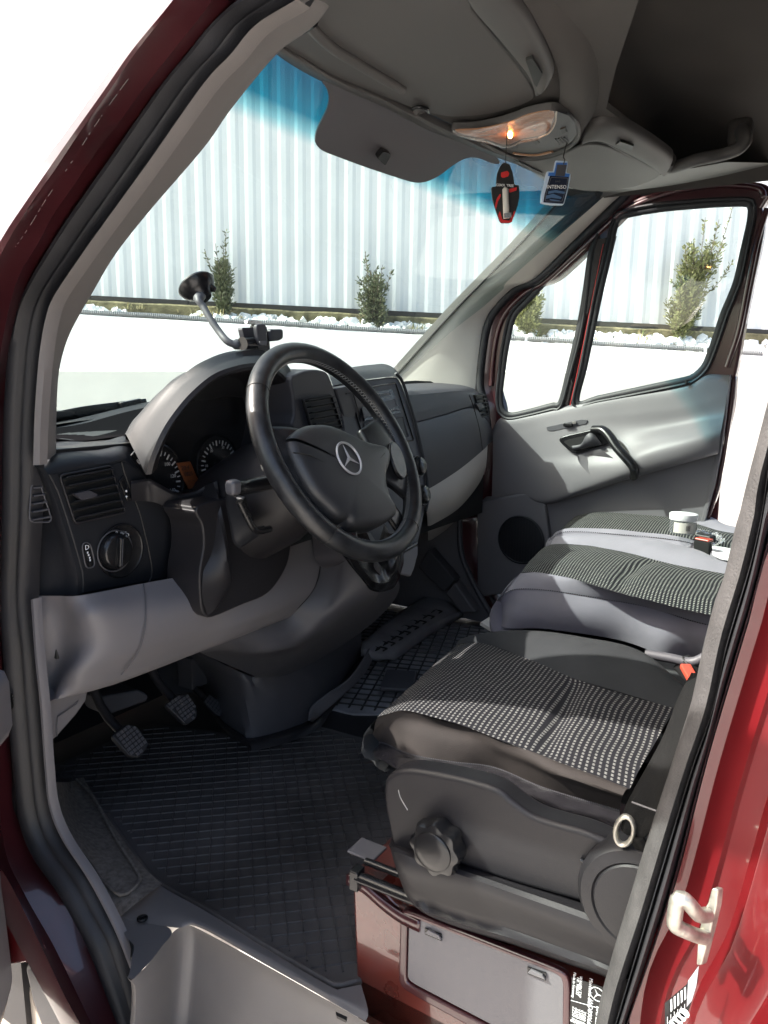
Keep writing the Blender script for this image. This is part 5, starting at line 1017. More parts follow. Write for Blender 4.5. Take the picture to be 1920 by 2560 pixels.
# driver side flap
fl1 = oz('b', [(-150, 350), (-260, 300), (-450, 190), (-520, 140), (-540, 60), (-480, -60), (-200, -200), (340, -60), (380, 20), (450, 110), (540, 220), (610, 310), (650, 385), (640, 415), (560, 452), (440, 480), (300, 490), (200, 474), (90, 440), (0, 405)], HT-.003)
for p in fl1: p.x = max(p.x, .09)
flap = plate('storage_flap', cr(fl1, 110, closed=True), (0, 0, -.006), m_headp, con, .004)
tube('flap_ridge_front', oz('a', [(1310, 70), (1345, 120), (1430, 200), (1540, 270), (1659, 340)], HT-.012)+oz('b', [(80, 385)], HT-.010), .008, m_headp, flap, res=40)
g1 = oz('b', [(340, -30), (400, 60), (470, 140), (560, 245), (625, 330), (652, 395)], HT-.010); g2 = oz('b', [(470, -60), (530, 0), (610, 90), (670, 190), (712, 285), (718, 335), (690, 395), (660, 410)], HT-.022)
loft('flap_grip', [[p+V(0, 0, .012) for p in g1], g1, [a.lerp(b, .25)+V(0, 0, -.004) for a, b in zip(cr(g1, 40), cr(g2, 40))], [a.lerp(b, .7)+V(0, 0, -.004) for a, b in zip(cr(g1, 40), cr(g2, 40))], g2, [p+V(.006, -.004, .012) for p in g2], [p+V(.006, -.004, .03) for p in g2]], 60, m_headp, flap, across=26)
plate('grip_slot', oz('b', [(612, 262), (640, 252), (684, 322), (660, 376), (648, 362)], HT-.030), (0, 0, .004), m_black, flap, 0)
loft('grip_shadow_gap', [oz('b', [(350, -10), (470, 150), (560, 260), (640, 372)], HT-.012), oz('b', [(372, -20), (492, 150), (580, 255), (655, 365)], HT-.012)], 30, m_black, flap)
lathe('visor_pivot', Z('b', 155, 472, zz=HT-.012), (.2, -.3, -1), [(.012, 0), (.012, .004), (.007, .006), (.007, .0), (.0001, .0)], m_headp, con, n=24)
tube('visor_pivot_clip', oz('b', [(125, 468), (150, 462), (185, 470), (192, 484)], HT-.016), .003, m_gloss, con, res=10)
tube('flap_hinge', oz('a', [(1300, 115), (1350, 85)], 2.03), .009, m_gloss, con)
# middle bulge that carries the lamp, rising rearward into the roof
bL = oz('b', [(480, 560), (640, 500), (750, 470), (760, 360), (730, 240), (640, 60), (560, -60)], [HT-.008, HT-.010, HT-.012, HT-.014, HT-.014, HT-.012, HT-.01])
bM = oz('b', [(500, 640), (700, 620), (822, 560), (870, 430), (880, 280), (860, 60), (820, -60)], [HT-.012, HT-.016, HT-.02, HT-.022, HT-.012, HT+.01, HT+.02])
bR = oz('b', [(560, 672), (760, 655), (846, 600), (912, 470), (955, 310), (1010, 60), (1040, -80)], [HT-.006, HT-.010, HT-.006, HT-.002, HT+.02, HT+.05, HT+.07])
bR2 = oz('b', [(600, 675), (790, 655), (856, 604), (925, 474), (975, 330), (1060, 100), (1120, -60)], [HT+.01, HT+.02, HT+.035, HT+.05, HT+.07, HT+.10, HT+.12])
loft('lamp_bulge', [[p+V(0, 0, .01) for p in bL], bL, bM, bR, bR2], 60, m_head, con, across=40)
# lamp
LZ = HT-.026
lm = oz('b', [(290, 565), (300, 560), (400, 556), (520, 530), (620, 495), (700, 478), (745, 478), (800, 500), (828, 530), (836, 575), (810, 615), (760, 640), (690, 655), (640, 660), (560, 655), (500, 636), (420, 610), (330, 588)], [LZ+.006]*3+[LZ]*12+[LZ+.004]*3)
lp = plate('roof_lamp', cr(lm, 90, closed=True), (0, 0, .014), m_headp, van, .003)
lens = oz('b', [(292, 566), (400, 560), (520, 534), (640, 492), (742, 480), (738, 530), (715, 570), (670, 592), (600, 605), (525, 632), (430, 605), (340, 586)], LZ-.002)
le = cr(lens, 70, closed=True); lcen = sum(le, Vector())/len(le)
loft('lens', [[p for p in le+[le[0]]], [p.lerp(lcen, .10)+V(0, 0, -.007) for p in le+[le[0]]], [p.lerp(lcen, .4)+V(0, 0, -.011) for p in le+[le[0]]], [p.lerp(lcen, .98)+V(0, 0, -.012) for p in le+[le[0]]]], 80, m_lens, lp, across=14, sm=False)
m_refl = mat('lamp_reflector', (.42, .22, .12), .35, metal=.3, bump=[(60, .6, .004)])
plate('reflector', [p.lerp(lcen, .06)+V(0, 0, .001) for p in le], (0, 0, .002), m_refl, lp, 0)
lathe('bulb', Z('b', 545, 588, zz=LZ-.004)+V(0, 0, .003), (.7, .3, 0), [(.001, -.014), (.004, -.011), (.0045, 0), (.004, .011), (.001, .014)], m_bulb, lp, n=12)
plate('switch_panel', oz('b', [(748, 482), (800, 500), (826, 530), (832, 575), (808, 610), (760, 632), (690, 645), (600, 640), (530, 636), (602, 608), (672, 596), (720, 573), (742, 532)], LZ-.003), (0, 0, .003), m_dash2, lp, .001)
for q_ in ([(640, 612), (660, 606), (672, 618), (655, 626)], [(545, 632), (570, 628), (578, 640), (552, 644)], [(762, 560), (784, 552), (790, 572), (770, 580)]): plate('rocker', oz('b', q_, LZ-.005), (0, 0, .002), m_black, lp, 0)
for i in range(4): tube('vent_rib', oz('b', [(742+i*12, 600-i*2), (758+i*12, 625-i*4)], LZ-.004), .0014, m_black, lp, n=5)
tube('lens_edge', oz('b', [(745, 484), (738, 535), (712, 575), (670, 594)], LZ-.006), .0014, m_trimr, lp, res=20)
tube('amber_rim', oz('b', [(560, 662), (600, 668), (660, 670), (727, 655)], LZ-.002), .004, m_refl, lp, res=16, flat=.5)
tube('lamp_ring', oz('b', [(420, 612), (480, 645), (560, 678), (600, 685), (700, 672), (780, 645), (826, 610), (840, 575), (832, 530), (800, 495)], LZ+.004), .004, m_headp, lp, res=40)
# passenger side flap
fl2 = oz('b', [(560, 690), (690, 752), (800, 800), (900, 815), (1030, 805), (1120, 785), (1195, 742), (1130, 700), (1030, 650), (940, 615), (860, 615), (780, 650), (680, 680)], HT-.008)
f2_ = plate('storage_flap', cr(fl2, 80, closed=True), (0, 0, -.006), m_headp, con, .004)
h1 = oz('b', [(850, 612), (880, 602), (940, 604), (1010, 636), (1100, 684), (1200, 738)], HT-.014); h2 = oz('b', [(868, 560), (900, 535), (960, 528), (1040, 548), (1140, 605), (1235, 672), (1245, 700), (1225, 735)], HT-.010)
loft('flap_grip', [[p+V(0, 0, .012) for p in h1], h1, [a.lerp(b, .3)+V(0, 0, -.012) for a, b in zip(cr(h1, 40), cr(h2, 40))], [a.lerp(b, .8)+V(0, 0, -.008) for a, b in zip(cr(h1, 40), cr(h2, 40))], h2, [p+V(0, 0, .016) for p in h2]], 50, m_headp, f2_, across=24)
plate('grip_slot', oz('b', [(1000, 628), (1020, 612), (1078, 632), (1068, 656)], HT-.027), (0, 0, .004), m_black, f2_, 0)
tube('grip_gap', oz('b', [(855, 618), (940, 612), (1010, 642), (1100, 690), (1198, 740)], HT-.012), .0025, m_black, f2_, res=30)
# grab handle on the roof side
tube('grab_handle', [Z('b', 1235, 690, zz=2.06), Z('b', 1250, 722, zz=2.05), Z('b', 1350, 690, zz=2.05), Z('b', 1460, 668, zz=2.06), Z('b', 1535, 640, zz=2.07), Z('b', 1556, 600, zz=2.09), Z('b', 1545, 560, zz=2.12)], .013, m_headp, con, res=40, flat=1.3)
box('handle_foot', Z('b', 1540, 575, zz=2.13), (.04, .05, .06), m_roof, con, bevel=.012)
# passenger side overhead strip down to the door
loft('console_side', [oz('b', [(730, 765), (800, 800), (1035, 812), (1200, 745), (1300, 732), (1480, 700)], [2.05, 2.052, 2.055, 2.055, 2.06, 2.07]), [Z('b', u, v, x=1.60) for u, v in ((735, 800), (820, 822), (1035, 826), (1200, 800), (1350, 770), (1659, 705))], [Z('b', u, v, x=1.64) for u, v in ((735, 890), (840, 880), (1035, 830), (1210, 806), (1370, 778), (1659, 720))]], 50, m_headp, con, across=14, sm=True)
# roof lining: one sheet with the shell above it
rl = []
for y in (.80, .72, .60, .45, .2, 0, -.25, -.6):
    hz = 2.10 if y > .75 else (2.13 if y > .65 else 2.20)
    rl.append([V(.02, y, 2.06 if y < .7 else 2.05), V(.10, y, min(hz, 2.13)), V(.3, y, hz), V(.87, y, hz+.02), V(1.4, y, hz), V(1.60, y, min(hz, 2.15)), V(1.655, y, 2.10)])
loft('roof_lining', rl, 60, m_roof, van, across=30)
loft('roof', [[V(-.05, y, z-.07), V(0, y, z-.02), V(.3, y, z+.02), V(.87, y, z+.03), V(1.45, y, z+.02), V(1.74, y, z-.02), V(1.80, y, z-.07)] for y, z in ((.66, 2.16), (.5, 2.24), (.2, 2.28), (-1, 2.32), (-3.5, 2.32))], 40, m_paint, van, across=24)
loft('door_top_gap', [[Z('b', u, v, x=1.655) for u, v in ((1035, 826), (1210, 800), (1400, 765), (1700, 708))], [Z('b', u, v, x=1.67) for u, v in ((1045, 838), (1210, 815), (1400, 780), (1700, 726))]], 30, m_black, van, solid=.004)
loft('side_rail', [[Z('b', u, v, x=1.70) for u, v in ((1045, 838), (1210, 815), (1400, 780), (1700, 724))], [Z('b', u, v, x=1.70) for u, v in ((1100, 838), (1250, 808), (1450, 775), (1700, 740))], [Z('b', u, v, x=1.71) for u, v in ((1110, 850), (1250, 812), (1450, 788), (1700, 775))]], 30, m_rub, van, across=8)
# right windscreen pillar trim
pL = gpl('b', [(770, 840), (735, 892), (600, 1040), (430, 1212)], -.0)+gpl('d', [(300, 240), (72, 492)], -.0)
pL = [Z('b', u, v, x=1.55) for u, v in ((770, 838), (735, 888))]
plq = [(1400, 490), (1388, 512), (1307, 602), (1209, 702), (1134, 779), (1002, 925), (980, 950)]
plx = [1.58, 1.58, 1.59, 1.60, 1.61, 1.62, 1.62]
prq = zz(('b', [(1050, 828), (960, 905), (800, 1062), (655, 1205)]), ('d', [(560, 140), (470, 232), (435, 300), (418, 400), (398, 560), (390, 640)]))
prq2 = zz(('b', [(1030, 832), (920, 915), (770, 1062), (620, 1205)]), ('d', [(530, 140), (440, 232), (405, 300), (390, 400), (370, 560), (360, 640)]))
cL = cr([Z('A', u, v, x=x_) for (u, v), x_ in zip(plq, plx)], 50); cR = cr(px(prq, x=1.70), 50)
loft('pillar_trim', [[p+V(-.01, .03, .0) for p in cL], cL, [p.lerp(q, .35)+V(-.012, -.012, 0) for p, q in zip(cL, cR)], [p.lerp(q, .75)+V(-.012, -.006, 0) for p, q in zip(cL, cR)], cR, [p+V(.02, .01, 0) for p in cR]], 70, m_trimr, van, across=24, label='windscreen pillar trim on the far side, paled to look sunlit')
# door seal on the far side
ds = px(zz(('b', [(1050, 832), (980, 905), (820, 1062), (668, 1205)]), ('d', [(572, 140), (482, 232), (447, 300), (428, 400), (415, 560), (440, 700), (400, 1000)]), ('f', [(345, 0), (345, 100), (350, 200), (400, 300), (480, 400), (500, 460)])), x=1.705)
tube('door_seal', ds, .014, m_rub, van, res=90, n=10)
loft('far_jamb', [[p+V(.0, -.005, 0) for p in ds], [p+V(.02, -.04, 0) for p in ds], [p+V(.05, -.06, 0) for p in ds]], 80, m_paintd, van, across=8)
# ================================================================== FAR DOOR
DX = 1.745
def dp(L, x=DX): return px(L, x=x)
quarter = [(1491, 584), (1478, 640), (1466, 725), (1452, 808), (1425, 925), (1403, 1008), (1380, 1016), (1320, 1032), (1280, 1040), (1262, 1034), (1252, 1020), (1249, 985), (1256, 925), (1264, 870), (1278, 805), (1290, 780), (1309, 760), (1340, 727), (1388, 675), (1440, 622)]
mainw = [(1541, 550), (1550, 540), (1597, 529), (1660, 519), (1712, 514), (1770, 509), (1828, 506), (1866, 506), (1878, 512), (1881, 526), (1877, 560), (1862, 625), (1845, 700), (1828, 745), (1811, 785), (1793, 840), (1776, 889), (1766, 912), (1753, 929), (1735, 943), (1712, 952), (1600, 976), (1500, 997), (1441, 1008), (1460, 915), (1480, 820), (1500, 725), (1520, 640), (1532, 580)]
outer = zz(('b', [(1640, 905), (1672, 860), (1665, 810), (1600, 792), (1480, 790), (1330, 800), (1200, 828), (1080, 872), (1000, 922), (890, 1022), (690, 1205)]), ('d', [(600, 145), (520, 228), (480, 310), (462, 420), (450, 560), (458, 700), (470, 760), (700, 760), (1300, 640), (1490, 560), (1525, 520), (1560, 330), (1600, 130), (1650, -120)]))
o_w = dp(outer)
dfr = holed('far_door', cr(o_w, 160, closed=True), [dp(quarter), dp(mainw)], V(DX, .7, 1.7), V(0, -1, 0), V(0, 0, 1), .035, .008, m_paintd, van)
# rubber round the glass, and glass
for q_, nm in ((quarter, 'quarter_window'), (mainw, 'door_window')):
    L = cr(dp(q_, DX-.026), 110, closed=True)
    gl_ = plate(nm, [p+V(.014, 0, 0) for p in L], (.004, 0, 0), m_sglass, dfr, 0)
    tube('window_rubber', L, .0075, m_rub, gl_, closed=True, n=8, flat=1.6)
    tube('window_rubber', [p+V(-.008, 0, 0)+(p-sum(L, Vector())/len(L)).normalized()*.010 for p in L], .005, m_rub, gl_, closed=True, n=6)
md1 = dp([(1489, 600), (1472, 725), (1436, 900), (1408, 1012)], DX-.034); md2 = dp([(1537, 590), (1505, 720), (1470, 860), (1440, 1012)], DX-.016)
loft('window_post', [[p+V(.02, 0, 0) for p in md1], md1, md2, [p+V(.02, 0, 0) for p in md2]], 30, m_gloss, dfr, across=10)
tube('post_red_line', dp([(1508, 610), (1484, 730), (1452, 890), (1425, 1014)], DX-.0357), .0013, m_redp, dfr, n=5, res=20)
tube('frame_bead', dp(zz(('b', [(1640, 850), (1620, 815), (1480, 800), (1330, 812), (1200, 842), (1080, 890), (1000, 938), (890, 1040), (700, 1215)]), ('d', [(610, 160), (530, 240), (492, 320), (472, 430), (462, 560)])), DX-.030), .008, m_paintd, dfr, res=90, n=8)
tube('frame_bead', dp(zz(('b', [(1655, 900)]), ('d', [(1610, -60), (1570, 130), (1530, 330), (1480, 480)])), DX-.030), .008, m_paintd, dfr, res=40, n=8)
# inner panel with an armrest fold
def dr(L, x): return [Z('d', u, v, x=(x[i] if isinstance(x, (list, tuple)) else x)) for i, (u, v) in enumerate(L)]
q0 = dr([(462, 745), (500, 698), (545, 690), (765, 645), (1000, 602), (1200, 572), (1310, 548), (1345, 520), (1385, 506), (1492, 511)], 1.728)
q1 = dr([(466, 770), (505, 712), (560, 708), (770, 662), (1000, 618), (1200, 590), (1320, 565), (1360, 540), (1395, 524), (1490, 525)], 1.708)
q2 = dr([(470, 800), (540, 780), (640, 745), (790, 705), (1000, 680), (1200, 660), (1330, 640), (1400, 620), (1440, 600), (1482, 590)], 1.700)
q3 = dr([(470, 850), (560, 830), (680, 790), (820, 755), (980, 745), (1130, 745), (1250, 730), (1340, 712), (1410, 695), (1470, 680)], 1.694)
q4 = dr([(470, 900), (560, 880), (700, 860), (850, 850), (1000, 830), (1100, 810), (1200, 785), (1300, 765), (1390, 748), (1460, 735)], [1.694, 1.69, 1.685, 1.68, 1.672, 1.66, 1.65, 1.65, 1.655, 1.665])
q5 = dr([(468, 960), (560, 940), (700, 930), (870, 920), (1020, 900), (1110, 865), (1200, 838), (1300, 812), (1390, 790), (1452, 778)], [1.694, 1.688, 1.675, 1.66, 1.64, 1.625, 1.62, 1.62, 1.63, 1.65])
q6 = dr([(466, 1030), (560, 1020), (700, 1050), (870, 1000), (1020, 955), (1110, 930), (1200, 905), (1300, 880), (1390, 858), (1446, 842)], [1.694, 1.688, 1.67, 1.658, 1.642, 1.635, 1.63, 1.63, 1.64, 1.655])
q7 = dr([(464, 1064), (600, 1050), (702, 1072), (870, 1024), (1020, 976), (1110, 950), (1200, 924), (1300, 896), (1390, 870), (1442, 856)], [1.70, 1.695, 1.685, 1.68, 1.675, 1.672, 1.67, 1.67, 1.675, 1.68])
panel = loft('door_panel', [q0, q1, q2, q3, q4, q5, q6, q7], 80, m_grey, dfr, across=60)
panel.parent = dfr
lw = dr([(440, 1040), (700, 1060), (1060, 955), (1435, 850), (1438, 870), (1415, 980), (1390, 1080), (1370, 1180), (900, 1220), (700, 1300), (420, 1300), (420, 1060)], 1.705)
plate('lower_door_panel', lw, (.02, 0, 0), m_grey, dfr, .002)
plate('panel_edge', dr([(1494, 511), (1497, 530), (1482, 660), (1455, 850), (1430, 980), (1400, 1090), (1380, 1180), (1360, 1180), (1385, 1080), (1412, 970), (1434, 850), (1462, 690), (1478, 600)], 1.70), (.03, 0, 0), m_grey, dfr, .003)
loft('door_edge', [dr([(1500, 520), (1486, 660), (1462, 850), (1436, 980), (1402, 1100), (1385, 1160)], 1.72), dr([(1515, 520), (1505, 650), (1478, 760), (1455, 880), (1446, 940), (1438, 1010), (1400, 1110), (1385, 1165)], 1.745)], 40, m_paintd, dfr, solid=.01)
for u, v in ((1446, 905), (1440, 935)): box('latch_hook', Z('d', u, v, x=1.74), (.02, .018, .008), m_paintd, dfr)
lathe('panel_plug', Z('d', 1461, 546, x=1.706), (-1, 0, 0), [(.013, 0), (.013, .001), (.011, .0015), (.0001, .0015)], m_grey, dfr, n=24)
lathe('panel_plug', Z('d', 498, 762, x=1.699), (-1, 0, 0), [(.013, 0), (.013, .001), (.011, .0015), (.0001, .0015)], m_grey, dfr, n=24)
tube('lock_pin', [Z('d', 1306, 536, x=1.70), Z('d', 1306, 554, x=1.70)], .004, m_black, dfr, n=8)
# speaker pod
pod = plate('speaker_pod', dr([(400, 1062), (640, 1018), (676, 1014), (690, 1040), (700, 1110), (712, 1200), (718, 1330), (560, 1450), (400, 1480)], 1.68), (.03, 0, 0), m_grey, dfr, .008)
spc = Z('f', 592, 120, x=1.678); sg1 = lathe('speaker_grille', spc, (-1, 0, 0), [(.082, 0), (.082, .003), (.078, .005), (.075, .002), (.05, .004), (.0001, .005)], m_dash, dfr, n=60)
bars('grille_mesh', [(spc+V(-.0055, -.055+i*.010, -math.sqrt(max(0, .072**2-(-.055+i*.010)**2))), spc+V(-.0055, -.055+i*.010, math.sqrt(max(0, .072**2-(-.055+i*.010)**2)))) for i in range(12)], .0014, .001, m_dark, sg1, up=(-1, 0, 0), kind='stuff')
# door opener and pull
bz_ = dr([(755, 795), (775, 778), (850, 760), (925, 745), (960, 752), (985, 780), (1000, 800), (950, 818), (900, 832), (840, 852), (815, 850), (780, 825)], 1.668)
bzp = plate('opener_bezel', cr(bz_, 50, closed=True), (.02, 0, 0), m_gloss, dfr, .004)
plate('opener_pocket', cr(dr([(782, 798), (860, 778), (880, 772), (900, 770), (938, 812), (900, 822), (840, 838), (815, 834), (790, 815)], 1.6665), 40, closed=True), (.004, 0, 0), m_black, bzp, 0)
loft('opener_lever', [dr([(812, 820), (850, 812), (870, 780), (885, 766), (905, 768), (940, 810)], [1.66, 1.658, 1.655, 1.652, 1.655, 1.662]), dr([(820, 838), (845, 832), (870, 826), (895, 822), (920, 818), (942, 814)], 1.662)], 24, m_greyd, bzp, solid=.005)
tube('pull_handle', dr([(905, 750), (945, 752), (975, 780), (1005, 825), (1040, 865), (1070, 900), (1082, 925), (1080, 950)], [1.66, 1.648, 1.635, 1.62, 1.61, 1.61, 1.615, 1.64]), .0165, m_gloss, dfr, res=40, n=14, flat=.8)
loft('handle_bowl', [dr([(835, 866), (845, 895), (880, 935), (930, 965), (990, 972), (1050, 965)], 1.654), dr([(842, 860), (870, 890), (910, 925), (960, 945), (1010, 950), (1055, 945)], 1.662), dr([(870, 850), (900, 870), (950, 890), (990, 905), (1020, 915), (1060, 920)], 1.674), dr([(935, 834), (950, 845), (975, 862), (1000, 880), (1030, 900), (1068, 915)], 1.655)], 40, m_grey, dfr, across=20)
pill = rpoly(dr([(700, 738), (850, 706), (880, 708), (875, 725), (730, 756), (705, 755)], 1.694), .006); pl_ = plate('lock_slide', pill, (.006, 0, 0), m_greyd, dfr, .001)
box('slide_knob', Z('d', 795, 730, x=1.688), (.01, .03, .012), m_gloss, pl_, bevel=.003); box('slide_mark', Z('d', 822, 720, x=1.69), (.004, .012, .008), m_trim, pl_, bevel=.001)
# outer skin of the far door and body
plate('far_door_skin', [V(1.79, 1.15, .55), V(1.79, .34, .55), V(1.79, .36, 1.5), V(1.79, .40, 1.56), V(1.79, 1.05, 1.44), V(1.79, 1.2, 1.3)], (.01, 0, 0), m_paint, dfr, .004)
loft('far_body_side', [[V(1.80, .0, .5), V(1.80, .0, 2.2)], [V(1.80, -3.5, .5), V(1.80, -3.5, 2.2)]], 6, m_paint, van)
loft('far_pillar', [[V(1.72, .05, .7), V(1.72, .03, 1.5), V(1.69, .0, 2.12)], [V(1.80, .05, .7), V(1.80, .03, 1.5), V(1.77, .0, 2.12)], [V(1.80, -.1, .7), V(1.80, -.1, 1.5), V(1.78, -.1, 2.12)]], 8, m_paintd, van)
box('cab_bulkhead', (.87, -.42, 1.45), (1.7, .03, 1.6), m_roof, van, bevel=0)
loft('bonnet', [[V(-.02, 1.66, 1.40), V(.87, 1.66, 1.44), V(1.78, 1.66, 1.40)], [V(.0, 1.95, 1.28), V(.87, 1.98, 1.33), V(1.76, 1.95, 1.28)], [V(.05, 2.2, 1.12), V(.87, 2.28, 1.18), V(1.70, 2.2, 1.12)], [V(.08, 2.3, .8), V(.87, 2.4, .8), V(1.68, 2.3, .8)]], 30, m_paint, van, across=20)
# ================================================================== LOOSE THINGS IN THE CAB
# phone holder stuck to the windscreen
hp = thing('phone_holder', 'black phone holder on a bent arm stuck to the windscreen above the instrument hood', 'phone holder', Z('c', 860, 130, pl=(GP0, GN)))
cupc = Z('r', 270, 340, pl=(GP0-GN*.01, GN)); 
# the cup leans on the glass: axis along the glass normal, turned a little to the driver
cax = -GN
lathe('suction_cup', cupc, cax, [(.036, -.006), (.038, -.002), (.034, .008), (.026, .016), (.020, .022), (.016, .03), (.0001, .031)], m_gloss, hp, n=40)
box('cup_lever', cupc+cax*.026+V(.015, 0, .018), (.018, .03, .012), m_gloss, hp, rot=Matrix.Rotation(R_(30), 3, 'Y'), bevel=.004)
yh = cupc.y-.03
arm = [cupc+cax*.02]+[Z('r', u, v, y=yy) for (u, v), yy in zip([(290, 520), (350, 600), (450, 770), (560, 930), (650, 1040), (730, 1085), (800, 1095), (900, 1100)], [yh, yh-.01, yh-.03, yh-.05, yh-.07, yh-.08, yh-.085, yh-.09])]
tube('bent_arm', arm, .0068, m_greyd, hp, res=50, n=12, rfun=lambda t: 1.5 if t < .18 else (1.45 if t > .86 else 1))
yc = yh-.10
tube('arm_joint', [Z('r', 860, 1085, y=yc), Z('r', 1000, 1080, y=yc)], .013, m_gloss, hp, n=16)
def rp(L, y): return [Z('r', u, v, y=y) for u, v in L]
plate('cradle_back', rpoly(rp([(1030, 830), (1180, 850), (1225, 1080), (1230, 1260), (1080, 1260), (1030, 1010)], yc), .004), (0, .015, 0), m_gloss, hp, .003)
plate('front_clip', rpoly(rp([(1060, 830), (1160, 820), (1185, 880), (1192, 1060), (1180, 1115), (1095, 1110), (1070, 1020), (1050, 880)], yc-.02), .006), (0, .012, 0), m_dash2, hp, .004)
plate('clip_pad', rpoly(rp([(1085, 1050), (1182, 1048), (1178, 1108), (1098, 1106)], yc-.0225), .003), (0, .003, 0), m_grey, hp, .001)
plate('side_arm', rpoly(rp([(855, 878), (1030, 872), (1040, 985), (890, 1025)], yc), .004), (0, .012, 0), m_dash2, hp, .003)
plate('side_arm', rpoly(rp([(1230, 895), (1395, 895), (1398, 1020), (1350, 1045), (1225, 1058)], yc-.005), .006), (0, .014, 0), m_dash2, hp, .004)
plate('top_tab', rpoly(rp([(930, 780), (1010, 775), (1120, 790), (1110, 830), (1010, 830), (925, 835)], yc+.005), .003), (0, .008, 0), m_chrome, hp, .002)
# air fresheners
def qp(L, pl): return [Z('q', u, v, pl=pl) for u, v in L]
PL1 = (Z('q', 540, 500, y=.60), V(-.75, -.66, 0).normalized())
af = thing('air_freshener', 'red and black card air freshener with a clear tube, left of the blue one', 'air freshener', Z('q', 540, 130, pl=PL1), group='air fresheners hanging from the roof')
card = [(540, 125), (590, 150), (625, 240), (648, 385), (695, 392), (703, 430), (705, 540), (685, 640), (650, 740), (612, 830), (590, 842), (490, 842), (470, 820), (420, 680), (385, 560), (370, 430), (380, 412), (425, 408), (440, 260), (480, 165), (505, 130)]
cd_ = plate('card', qp(card, PL1), -PL1[1]*.003, m_black, af, .0005)
fz_ = PL1[1]*.0012
def qd(L, h=1): return [p+fz_*h for p in qp(L, PL1)]
plate('red_patch', rpoly(qd([(485, 245), (560, 225), (582, 255), (570, 290), (505, 310), (485, 290)]), .001), -fz_*.5, m_redp, af, 0)
plate('red_edge', qd([(470, 700), (500, 800), (580, 815), (600, 780), (640, 700), (655, 700), (612, 830), (590, 840), (490, 840), (472, 820), (450, 760)]), -fz_*.5, m_redp, af, 0)
plate('red_swoosh', qd([(410, 650), (430, 560), (470, 500), (480, 500), (480, 530), (445, 590), (425, 680)]), -fz_*.5, m_redp, af, 0); plate('red_swoosh', qd([(580, 440), (670, 420), (668, 455), (600, 480), (582, 480)]), -fz_*.5, m_redp, af, 0)
text('card_text', 'COOL TREE', Z('q', 530, 398, pl=PL1)+fz_, -PL1[1].cross(V(0, 0, 1)), V(0, 0, 1), .0062, m_white, af)
tc_ = Z('q', 532, 610, pl=PL1)+PL1[1]*.006
tb = tube('clear_tube', [Z('q', 528, 430, pl=PL1)+PL1[1]*.006, Z('q', 525, 450, pl=PL1)+PL1[1]*.006, Z('q', 535, 740, pl=PL1)+PL1[1]*.006, Z('q', 538, 795, pl=PL1)+PL1[1]*.006], .0055, m_trimr, af, n=14, rfun=lambda t: .55 if t < .02 else 1)
plate('tube_water', qd([(498, 740), (580, 732), (584, 790), (500, 795)], 10), -fz_, m_chrome, af, 0)
tube('string', [Z('q', 530, 160, pl=PL1), Z('q', 540, 125, pl=PL1), V(Z('q', 545, 40, pl=PL1).x, Z('q', 545, 40, pl=PL1).y, 2.03)], .0008, m_black, af, n=5)
PL2 = (Z('q', 1130, 400, y=.52), V(-.85, -.52, 0).normalized())
bf = thing('air_freshener', 'blue bottle-shaped air freshener hanging on a black cord from the roof lamp', 'air freshener', Z('q', 1230, 90, pl=PL2), group='air fresheners hanging from the roof')
m_clr = mat('clear_blue_shell', (.45, .55, .68), .15, spec=.6); m_blue = mat('blue_print', (.03, .13, .42), .3); m_navy = mat('navy_print', (.008, .012, .03), .25); m_wave = mat('wave_print', (.05, .11, .22), .3)
plate('shell', rpoly(qp([(1130, 95), (1285, 105), (1280, 150), (1262, 240), (1315, 250), (1310, 330), (1275, 480), (1230, 625), (1080, 622), (955, 605), (962, 500), (990, 380), (1030, 225), (1105, 225)], PL2), .003), -PL2[1]*.009, m_clr, bf, .002)
f2z = PL2[1]*.0008
def q2(L, h=1): return [p+f2z*h for p in qp(L, PL2)]
plate('blue_back', q2([(1140, 125), (1268, 130), (1248, 255), (1300, 262), (1290, 300), (1040, 285), (1050, 245), (1115, 245)]), -f2z*.5, m_blue, bf, 0)
plate('bottle_neck', q2([(1150, 150), (1265, 155), (1238, 290), (1125, 285)], 2), -f2z*.5, m_dash2, bf, 0)
plate('bottle_label', q2([(1062, 285), (1288, 300), (1270, 420), (1222, 618), (985, 600), (1000, 500), (1030, 400)], 3), -f2z*.5, m_navy, bf, 0)
for L in ([(1045, 470), (1130, 455), (1250, 480), (1235, 500), (1120, 485), (1040, 500)], [(1020, 520), (1100, 500), (1200, 540), (1190, 560), (1080, 545), (1015, 560)], [(1060, 560), (1180, 580), (1170, 592), (1060, 575)]): plate('wave', q2(L, 4), -f2z*.5, m_wave, bf, 0)
text('label_text', 'INTENSO', Z('q', 1140, 420, pl=PL2)+f2z*4, -PL2[1].cross(V(0, 0, 1)), V(0, 0, 1), .0085, m_white, bf)
text('label_mark', '(oo)', Z('q', 1155, 350, pl=PL2)+f2z*4, -PL2[1].cross(V(0, 0, 1)), V(0, 0, 1), .005, m_dash2, bf)
tube('label_frame', rpoly(q2([(1075, 305), (1272, 315), (1258, 410), (1205, 590), (1005, 585), (1015, 500), (1045, 400)], 4), .002), .0005, m_greyd, bf, closed=True, n=5)
tube('cord', [Z('q', 1225, 150, pl=PL2)+PL2[1]*.002, Z('q', 1245, 95, pl=PL2), Z('q', 1225, 60, pl=PL2), Z('b', 790, 620, y=.535), Z('b', 815, 560, y=.545), Z('b', 825, 520, zz=LZ), Z('b', 790, 484, zz=LZ-.002)], .0011, m_black, bf, res=40, n=6)
